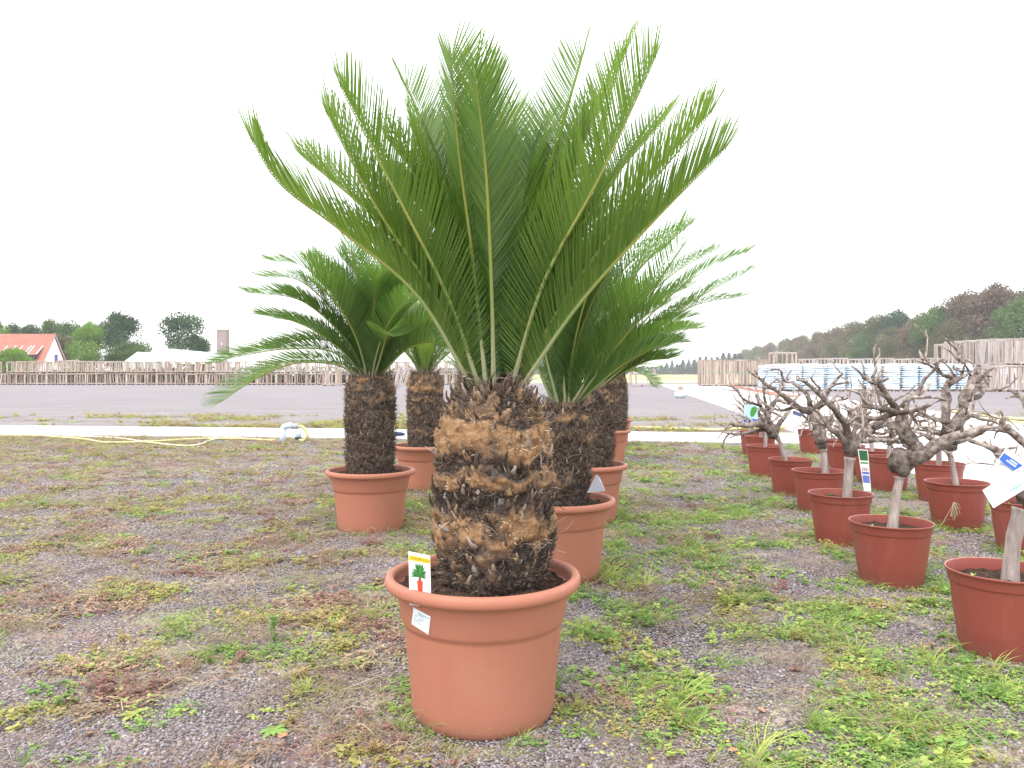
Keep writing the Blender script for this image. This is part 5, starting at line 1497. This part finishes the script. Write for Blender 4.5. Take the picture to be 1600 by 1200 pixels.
# loose pieces in front of the wall
crate((519 - 800) / F * 88, 88, 0, 1.9, 1.0, 1.7, 'wood', 'greenish wooden crate standing in front of the crate wall, left of a dark trunk', None, 77, slats=4)
o = crate((627 - 800) / F * 86, 86, 0, 1.5, .5, 2.1, 'woodgrey', 'pale slatted pallet leaning between two cycad trunks', None, 78, slats=6); o.rotation_euler = (.12, .25, 0)
crate((1004 - 800) / F * 84, 84, 0, 2.6, 1.2, 1.75, 'woodgrey', 'low pale crate at the far road, behind the drooping frond', None, 79, slats=3)
# right: tall brown slatted crates by the road
dR = 86.0
for k in range(6):
    x0 = (1101 + k * 17.6 - 800) / F * dR
    crate(x0 + .1, dR + R.uniform(-.1, .1), 0, 1.2, 1.2, 2.85, 'woodbrown', 'tall brown slatted crate with green strap beside the far road, ' + nth('tb'), 'tall brown slatted crates by the road', 300 + k, slats=9, open_=.06, strap=True)
for k in range(3):
    crate((1101 - 800) / F * dR + .35 + k * .28, dR + 1.35 + k * 1.3, 0, 1.2, 1.2, 2.85, 'woodbrown', 'tall brown crate in the row going back from the road corner, ' + ('nearest', 'middle', 'farthest')[k], 'side row of tall brown crates', 320 + k, slats=6, open_=.05)
crate((1223 - 800) / F * 84, 84, 2.1, 2.5, 1.4, 1.5, 'wood', 'pale crate poking up above the bag pallets at their left end', None, 330, slats=4)
for k in range(9):
    crate((1262 + k * 24 - 800) / F * 92, 92, 1.55, 1.7, 1.2, 1.5 + .05 * (k % 3), 'woodgrey', 'grey crate whose top shows above the white bags, ' + nth('gt'), 'grey crates behind the bag pallets', 340 + k, slats=3)
# right stacks
for k, (xp, d_, zz, hh) in enumerate([(1475, 72, 1.9, 2.15), (1491, 69, 1.95, 2.2), (1509, 68, 1.95, 2.25), (1529, 67, 1.95, 2.25), (1550, 65, 1.95, 2.25)]):
    crate((xp - 800) / F * d_, d_, 0, 1.12, 1.2, zz - .01, 'woodgrey', 'lower grey crate behind the right bag pallets, ' + nth('lg'), 'lower grey crates behind the bags', 400 + k, slats=5, open_=.3)
    crate((xp - 800) / F * d_, d_, zz, 1.12, 1.2, hh, 'woodgrey', 'upper pale grey slatted crate above the right bag pallets, ' + nth('ug'), 'upper grey crates behind the bags', 410 + k, slats=5, open_=.3)
for k in range(5):
    xp = 1551 + k * 23.5; d_ = 60.5
    crate((xp - 800) / F * d_, d_, 0, 1.1, 1.15, 1.98, 'woodgrey', 'lower slatted crate right of the bag pallets, ' + nth('lr'), 'lower crates right of the bags', 420 + k, slats=4, open_=.12)
    if k: crate((xp - 800) / F * d_, d_, 2.0, 1.1, 1.15, 2.0 + .03 * k, 'woodgrey', 'upper slatted crate at the right picture edge, ' + nth('ur'), 'upper crates right of the bags', 430 + k, slats=5, open_=.15)

# bag pallets
V, T = ICO3
Vb = np.sign(V) * np.abs(V) ** .5; Vb /= np.abs(Vb).max(0); Vb[:, 2] *= (1 - .25 * (np.abs(Vb[:, 0]) ** 4))
mb = MB(); mb.add(Vb * .5, None, T); BAG = mb.mesh('bag', M['bag']); mb = MB(); mb.add(Vb * .5, None, T); BAGW = mb.mesh('white_bag', M['bagwhite'])


def bag_pallet(x, y, w, d, layers, seed, label, lh=.165, rz=0):
    r = random.Random(seed); root = empty('bag_pallet', (x, y, 0), rz); tag(root, label, 'pallet of bags', 'pallets of stacked blue and white bags')
    board('pallet', root, (0, 0, .1), (w, d, .03), 'wood')
    for sx in (-1, 0, 1): board('runner', root, (sx * (w / 2 - .07), 0, .042), (.1, d, .08), 'wood')
    for l in range(layers):
        nx_ = 1
        for i_ in range(nx_):
            for j_ in range(2):
                last = l == layers - 1
                o = obj('bag', BAGW if last or R.random() < .06 else BAG, root, ((i_ - .5) * w / nx_ + r.uniform(-.03, .03), (j_ - .5) * d / 2 + r.uniform(-.03, .03), .115 + lh * (l + .5)),
                        (r.uniform(-.03, .03), r.uniform(-.04, .04), r.uniform(-.04, .04)), (w / nx_ * 1.02, d / 2 * 1.02, lh * (1.35 if last else 1.03)))


edges = [1240, 1270, 1306, 1337, 1364, 1394, 1423, 1451, 1481, 1511, 1541]
names = ['at the left front corner', 'second from the left corner', 'third from the left corner', 'left of the sagging one', 'sagging', 'right of the sagging one', 'in the middle of the right half', 'third from the right end', 'second from the right end', 'at the right end beside slatted crates']
dB = 61.5
for k in range(10):
    w_ = (edges[k + 1] - edges[k]) / F * dB
    bag_pallet(((edges[k] + edges[k + 1]) / 2 - 800) / F * dB, dB + .6, w_ * .9, 1.15, 12, 500 + k, 'pallet of blue-white bags in the front row, ' + names[k])
for k in range(5):
    bag_pallet((1240 - 800) / F * dB + .65 + k * .42, dB + 2.3 + k * 2.3, 1.3, 1.9, 12, 520 + k, 'pallet of pale bags in the side row behind the left corner, ' + ('nearest', 'second', 'third', 'fourth', 'farthest')[k])

# ------------------------------------------------------------------ buildings
hs = empty('farm_house', (-84, 140, 0)); tag(hs, 'white farmhouse with a long red tiled roof behind the crate wall', 'house')
ox, oy = -84., 140.


def part(name, fn, mt, parent, smooth=False):
    mb = MB(); fn(mb); return mb.build(name, mt, parent, smooth)


gxh = -80.35 - ox; hl = -26.; rz_, ez = 8.15, 3.1; hd = 3.6
part('wall', lambda mb: mb.box(((gxh + hl) / 2 - .15, 0, ez / 2), (gxh - hl - .3, hd * 2 - .5, ez)), M['render'], hs)
part('gable', lambda mb: mb.add([(gxh - .15, -hd + .25, ez + .003), (gxh - .15, hd - .25, ez + .003), (gxh - .15, 0, rz_ - .25), (gxh - .45, -hd + .25, ez + .003), (gxh - .45, hd - .25, ez + .003), (gxh - .45, 0, rz_ - .25)], [(0, 3, 4, 1), (1, 4, 5, 2), (2, 5, 3, 0)], [(0, 1, 2), (3, 5, 4)]), M['render'], hs)
for sgn in (-1, 1):
    def rf(mb, sgn=sgn):
        v = []
        for x in (hl - .3, gxh + .1):
            for (yy, zz) in ((0, rz_), (sgn * (hd + .25), ez - .25)):
                v += [(x, yy, zz), (x, yy, zz + .16)]
        mb.add(v, [(0, 2, 6, 4), (1, 5, 7, 3), (0, 1, 3, 2), (4, 6, 7, 5), (2, 3, 7, 6), (0, 4, 5, 1)])
    roof = part('roof', rf, M['tiles'], hs)
    part('bargeboard', lambda mb, sgn=sgn: mb.add([(gxh + .11, 0, rz_ + .05), (gxh + .11, 0, rz_ - .22), (gxh + .11, sgn * (hd + .25), ez - .45), (gxh + .11, sgn * (hd + .25), ez - .15)], [(0, 1, 2, 3)]), mat('grey_bargeboard', (.35, .4, .5), .6), hs)
win = part('window', lambda mb: mb.box((gxh - .13, .6, 4.0), (.08, .9, 1.3)), M['purple'], hs)
for k, xp in enumerate((8, 32, 50)):
    xx = (xp - 800) / F * 137.5 - ox
    dm = part('dormer', lambda mb: mb.add([(xx, -hd * .45, 6.1), (xx + 1.5, -hd * .45, 6.1), (xx + 1.3, -hd - .1, 4.55), (xx - .2, -hd - .1, 4.55), (xx - .2, -hd - .1, 3.2), (xx + 1.3, -hd - .1, 3.2)], [(0, 3, 2, 1)]), M['tiles'], hs)
    part('dormer_face', lambda mb: mb.box((xx + .55, -hd - .02, 3.85), (1.5, .1, 1.35)), M['darkwin'], dm)
    for q_ in (0, 1):
        part('dormer_verge', lambda mb: mb.box((xx - .1 + q_ * 1.5, -hd * .73, 5.4), (.12, 2.45, .12), Matrix.Rotation(math.atan2(1.55, hd * .55 + .1), 3, 'X')), M['white'], dm)
# greenhouse
gh = empty('greenhouse', (-58, 122, 0)); tag(gh, 'pale glass greenhouse with ridged roof rising above the crate wall', 'greenhouse')
ox, oy = -58., 122.


def gpt(x, y, d): return np.array(px(x, y, d)) - np.array([ox, oy, 0])


def gh_bay(x0, x1, yr, ye, d0_, d1_, xr):
    """one span: front gable at d0_, ridge running back"""
    a = gpt(x0, ye, d0_); b = gpt(x1, ye, d0_); r_ = gpt(xr, yr, d0_); back = np.array([0, d1_ - d0_, 0])
    f = lambda *v: v
    part('gable_glass', lambda mb: mb.add([a * [1, 1, 0], b * [1, 1, 0], b, r_, a], [(0, 1, 2, 4)], [(4, 2, 3)]), M['glass'], gh)
    for (p, q_) in ((a, r_), (b, r_)):
        part('roof_glass', lambda mb: mb.add([p, p + back, q_ + back, q_], [(0, 1, 2, 3)]), M['glass'], gh)
        for k in range(7):
            t = k / 6; part('glazing_bar', lambda mb: tube(mb, np.array([p + back * t + [0, 0, .03], q_ + back * t + [0, 0, .03]]), .04, 4), M['white'], gh)
    part('ridge', lambda mb: tube(mb, np.array([r_ + [0, 0, .05], r_ + back + [0, 0, .05]]), .07, 4), M['white'], gh)
    for k in range(9):
        t = k / 8; p = a * (1 - t) + b * t; top = (r_[2] - a[2]) * (1 - abs(2 * t - 1)); part('glazing_bar', lambda mb: tube(mb, np.array([p * [1, 1, 0] + [0, -.04, 0], p + [0, -.04, top]]), .035, 4), M['white'], gh)


gh_bay(193, 236, 551, 566, 122, 150, 214)
gh_bay(226, 272, 546, 560, 118, 150, 245)
part('long_roof', lambda mb: mb.add([gpt(245, 547, 120), gpt(330, 553, 120), gpt(331, 566, 118), gpt(262, 566, 118)], [(0, 3, 2, 1)]), M['white'], gh)
part('roof_vents', lambda mb: mb.add([gpt(258, 546, 121), gpt(325, 552, 121), gpt(328, 556, 120.5), gpt(262, 551, 120.5)], [(0, 3, 2, 1)]), M['glass'], gh)
part('ridge_beam', lambda mb: tube(mb, np.array([gpt(257, 545.5, 121.5), gpt(326, 551.5, 121.5)]), .12, 5), M['pipe'], gh)
part('low_roof', lambda mb: mb.add([gpt(300, 555, 128), gpt(372, 554, 128), gpt(376, 562, 126), gpt(298, 562, 126)], [(0, 3, 2, 1)]), M['render'], gh)
ch = empty('brick_chimney', tuple(np.array([(348.5 - 800) / F * 150, 150, 0]))); tag(ch, 'square brick chimney standing alone right of the greenhouse', 'chimney')
part('shaft', lambda mb: mb.box((0, 0, 4.7), (1.75, 1.75, 9.4)), M['brick'], ch)
part('cap', lambda mb: mb.box((0, 0, 9.5), (1.87, 1.87, .2)), M['brick'], ch)
part('iron_stay', lambda mb: mb.box((.05, -.9, 6.9), (.12, .05, .5)), M['white'], ch)

# far paddock fence by the meadow
fe = empty('paddock_fence', (20, 170, 0)); tag(fe, 'low dark rail fence running across the far meadow', 'fence')
for k in range(30): board('fence_post', fe, (-25 + k * 2.5, 0, .6), (.12, .12, 1.2), 'woodgrey')
for zz in (.55, 1.05): board('rail', fe, (11, -.08, zz), (73, .05, .1), 'woodgrey')

# ------------------------------------------------------------------ trees


def crown_mesh(seed, H, Wd, nblob=26, per=260, leaf=.34, gaps=.2, flat=.0, low=.22):
    r = np.random.RandomState(seed); mb = MB(); Vs, ts = [], []
    blobs = []
    for k in range(nblob):
        z = low + (1 - low) * r.rand() ** .85; prof_ = math.sin(min(1, (z - low + .1) / (1.08 - low)) * math.pi) ** .55
        a = r.rand() * 6.283; q_ = prof_ * math.sqrt(r.rand()) * .9
        blobs.append((np.array([math.cos(a) * q_ * Wd / 2, math.sin(a) * q_ * Wd / 2, z * H * .93]), Wd * r.uniform(.13, .22)))
    for c_, rb in blobs:
        n_ = int(per * r.uniform(.7, 1.3)); d = r.randn(n_, 3); d /= np.linalg.norm(d, axis=1)[:, None]
        lum = .75 + .5 * fbm(d * 2.2 + c_, 3, seed); rad = rb * lum * (r.rand(n_) ** .25)
        P = c_ + d * rad[:, None] * np.array([1.15, 1.15, .8])
        nr_ = d + r.randn(n_, 3) * .7; nr_ /= np.linalg.norm(nr_, axis=1)[:, None]
        t1 = np.cross(nr_, r.randn(n_, 3)); t1 /= np.linalg.norm(t1, axis=1)[:, None]; t2 = np.cross(nr_, t1)
        s = leaf * r.uniform(.6, 1.3, n_)[:, None]
        V = np.stack([P - t1 * s, P - t2 * s * .6, P + t1 * s, P + t2 * s * .6], 1)
        b = np.arange(n_)[:, None] * 4 + np.arange(4)[None]
        mb.add(V.reshape(-1, 3), b, tint=np.repeat(np.clip(r.rand(n_) * .7 + .3 * r.rand(), 0, 1), 4))
    return mb.mesh('crown', TM['mid'], smooth=False)


def trunk_mesh(seed, H, r0, Wd):
    r = np.random.RandomState(seed); mb = MB(); C = catmull([(0, 0, -.3), (r.randn() * .2, 0, H * .3), (r.randn() * .3, 0, H * .62)], 9); tube(mb, C, np.linspace(r0, r0 * .4, 9), 9, bump=.2, bfreq=1)
    for k in range(9):
        a = k * 2.4; z = H * r.uniform(.28, .6); p = np.array([0, 0, z]); e = p + np.array([math.cos(a) * Wd * .33, math.sin(a) * Wd * .33, H * .2]); tube(mb, catmull([p, (p + e) / 2 + [0, 0, -.2], e], 6), np.linspace(r0 * .4, r0 * .08, 6), 5)
    return mb.mesh('trunk', M['treetrunk'])


CR = [crown_mesh(900 + k, 10, 9, nblob=36, per=400, leaf=.155) for k in range(4)]
CRG = crown_mesh(931, 10, 9.6, nblob=30, per=200, leaf=.17, low=.3)
TK = [trunk_mesh(950 + k, 10, .32, 9) for k in range(2)]


def tree(xp, ytop, d, wpx, mt, label, group, cr=None, rz=None, base_z=0):
    H = CAMZ + (HOR - ytop) / F * d; W_ = wpx / F * d
    root = empty('tree', ((xp - 800) / F * d, d, base_z), R.random() * 6.28 if rz is None else rz); tag(root, label, 'tree', group)
    me = CR[R.randrange(4)] if cr is None else cr
    o = obj('crown', me, root, scale=(W_ / 9, W_ / 9, H / 10 * 1.02)); o.material_slots[0].link = 'OBJECT'; o.material_slots[0].material = TM[mt]
    obj('trunk', R.choice(TK), root, scale=(W_ / 9, W_ / 9, H / 10))
    return root


gl = 'trees behind the farm at left'
tree(279, 487, 165, 82, 'dark', 'lone dark tree with gaps of sky in its crown, above the greenhouse', gl, CRG, 1.0)
tree(303, 525, 170, 60, 'mid', 'low green tree at the right foot of the lone dark tree', gl)
tree(186, 488, 172, 74, 'dark', 'tall dark blue-green tree left of the greenhouse', gl)
tree(205, 535, 160, 75, 'mid', 'low green bush-like tree at the foot of the tall dark one', gl)
tree(142, 505, 158, 58, 'bright', 'bright yellow-green tree right of the white gable', gl)
tree(112, 500, 185, 50, 'mid', 'grey-green tree with airy top behind the bright one', gl, CRG)
tree(78, 500, 190, 44, 'mid', 'conical green tree rising behind the house ridge', gl)
tree(95, 525, 178, 60, 'olive', 'olive tree just behind the gable end', gl)
tree(48, 508, 195, 52, 'dark', 'low dark tree line piece over the red roof', gl)
tree(20, 506, 200, 46, 'dark', 'dark tree behind the left part of the red roof', gl)
tree(-8, 500, 190, 50, 'bright', 'light green tree at the left picture edge behind the roof', gl)
tree(22, 545, 128, 62, 'bright', 'small yellow-green tree in front of the red roof', gl)
tree(235, 550, 175, 50, 'mid', 'low green tree between the two dark trees', gl)
# forest edge at right, receding
gr_ = 'trees of the autumn forest edge at right'
spec = [(1640, 440, 215, 130, 'olive', 'olive tree at the right edge above the upper crates'), (1560, 447, 225, 110, 'brown', 'brown-leaved tree near the right edge of the forest'), (1512, 456, 235, 95, 'brown', 'reddish brown tree left of the tall edge trees'),
        (1592, 470, 205, 85, 'mid', 'green tree in front of the brown ones at the right edge'), (1468, 478, 240, 80, 'mid', 'green tree where the forest steps down'), (1440, 492, 262, 70, 'olive', 'olive tree left of the forest step'),
        (1402, 486, 290, 66, 'fir', 'dark spruce-like tree sticking out of the olive crowns'), (1372, 494, 300, 72, 'olive', 'broad olive tree in the middle of the forest edge'), (1338, 503, 330, 64, 'olive', 'olive-brown round tree left of the broad one'),
        (1540, 470, 232, 80, 'olive', 'olive tree between the two brown trees'), (1306, 512, 370, 54, 'brown', 'brown rounded tree above the pale poking crate'), (1280, 518, 420, 50, 'olive', 'dull olive tree receding along the forest edge'),
        (1252, 524, 470, 46, 'brown', 'small brownish tree far along the forest edge'), (1228, 530, 520, 42, 'olive', 'small olive tree far along the forest edge'), (1205, 536, 570, 38, 'brown', 'tiny brown tree near the forest end'),
        (1184, 541, 640, 34, 'olive', 'tiny olive tree near the forest end'), (1165, 545, 700, 30, 'olive', 'last rounded tree before the dark conifers'), (1430, 505, 250, 60, 'brown', 'brown low crown in front of the forest step'),
        (1350, 520, 300, 60, 'mid', 'green low crown in front of the round olive tree'), (1490, 500, 225, 70, 'olive', 'low olive crown in front of the reddish brown tree'), (1395, 512, 280, 60, 'olive', 'low olive crown under the spruce-like tree'),
        (1310, 530, 350, 50, 'olive', 'low crown under the brown rounded tree'), (1270, 538, 400, 50, 'brown', 'low brown crown above the bag pallets'), (1235, 543, 460, 46, 'olive', 'low olive crown above the tall brown crates')]
for (xp, yt, d_, wpx, mt, lb) in spec:
    tree(xp, yt, d_, wpx, mt, lb, gr_)
# dark conifers at the end of the meadow
r = np.random.RandomState(5)
con = MB()
n_ = 0
for k in range(1):
    pass


def conifer_mesh(seed):
    r = np.random.RandomState(seed); mb = MB()
    for k in range(700):
        z = r.rand() ** .8; rad = (1 - z) * 1.9 * math.sqrt(r.rand()) + .1; a = r.rand() * 6.28; P = np.array([rad * math.cos(a), rad * math.sin(a), .6 + z * 9.4 - rad * .2]); t1 = np.array([math.cos(a), math.sin(a), -.35]); t2 = np.array([-math.sin(a), math.cos(a), 0]); s = .8 * (1.1 - z * .7)
        mb.add([P - t1 * s, P - t2 * s * .5, P + t1 * s, P + t2 * s * .5], [(0, 1, 2, 3)], tint=r.rand())
    return mb.mesh('crown', TM['fir'], smooth=False)


CN = [conifer_mesh(60 + k) for k in range(2)]
for k, (xp, yt, d_) in enumerate([(1026, 571, 760), (1034, 568, 750), (1042, 566, 740), (1050, 564, 720), (1058, 566, 730), (1067, 561, 700), (1076, 562, 700), (1085, 558, 680), (1094, 556, 670), (1103, 557, 660), (1112, 553, 650), (1121, 555, 640), (1130, 551, 640), (1139, 553, 630), (1148, 548, 630), (1062, 569, 690), (1098, 563, 650), (1125, 560, 620), (1156, 550, 640)]):
    H = CAMZ + (HOR - yt) / F * d_; root = empty('conifer_tree', ((xp - 800) / F * d_, d_, 0), k); tag(root, 'distant bluish conifer beyond the meadow, ' + (('leftmost', 'second', 'third', 'rightmost')[k - 15] + ' of the lower nearer ones' if k > 14 else ORD[k] if k < 8 else 'right half, ' + ORD[k - 8] ), 'tree', 'distant conifers beyond the meadow')
    s_ = H / 10; obj('crown', CN[k % 2], root, scale=(s_ * 2.2 * (.8 + .7 * ((k * 37) % 10) / 10), s_ * 2.4, s_ * (.85 + .25 * ((k * 53) % 10) / 10)))
# far hedge mass closing the horizon
mb = MB(); r = np.random.RandomState(9)
for x0, x1, d_, h0, h1, cnt in ((-900, -290, 520, 6, 15, 5200), (-290, 290, 760, 4, 9, 5200)):
    x = r.uniform(x0, x1, cnt); hh = h0 + (h1 - h0) * vnoise(np.stack([x * .03, x * 0, x * 0], -1), 3); z = hh * r.rand(cnt); y = d_ + r.uniform(-6, 6, cnt)
    P = np.stack([x, y, z], -1); t1 = r.randn(cnt, 3); t1 /= np.linalg.norm(t1, axis=1)[:, None]; t2 = np.cross(t1, r.randn(cnt, 3)); t2 /= np.linalg.norm(t2, axis=1)[:, None]; s = r.uniform(.8, 2, cnt)[:, None]
    V = np.stack([P - t1 * s, P - t2 * s * .7, P + t1 * s, P + t2 * s * .7], 1); mb.add(V.reshape(-1, 3), np.arange(cnt)[:, None] * 4 + np.arange(4)[None], tint=np.repeat(r.rand(cnt), 4))
x = r.uniform(-70, -8, 9000); P = np.stack([x, 98.5 + r.rand(9000) * 5, r.rand(9000) ** 1.5 * (.9 + 1.1 * vnoise(np.stack([x * .3, x * 0, x * 0], -1), 2))], -1); t1 = r.randn(9000, 3) * .16; t2 = np.cross(t1, r.randn(9000, 3))
mb2 = MB(); mb2.add(np.stack([P - t1, P - t2, P + t1, P + t2], 1).reshape(-1, 3), np.arange(9000)[:, None] * 4 + np.arange(4)[None], tint=np.repeat(r.rand(9000), 4)); mb2.build('undergrowth', TM['olive'], smooth=False)['kind'] = 'stuff'
mb.build('distant_woods', TM['fir'], smooth=False)['kind'] = 'stuff'

hz = MB(); hz.box((0, 600, 19), (3200, 2000, 40)); hzm = bpy.data.materials.new('haze'); hzm.use_nodes = True
hzm.node_tree.nodes.remove(hzm.node_tree.nodes['Principled BSDF']); pv = hzm.node_tree.nodes.new('ShaderNodeVolumePrincipled')
pv.inputs['Color'].default_value = (.86, .9, 1, 1); pv.inputs['Density'].default_value = .0003; pv.inputs['Anisotropy'].default_value = 0
hzm.node_tree.links.new(pv.outputs[0], hzm.node_tree.nodes['Material Output'].inputs['Volume'])
hz.build('haze', hzm, smooth=False)['kind'] = 'stuff'
sc.cycles.max_bounces = 8; sc.cycles.volume_bounces = 1; sc.cycles.transparent_max_bounces = 8
sc.cycles.use_denoising = True
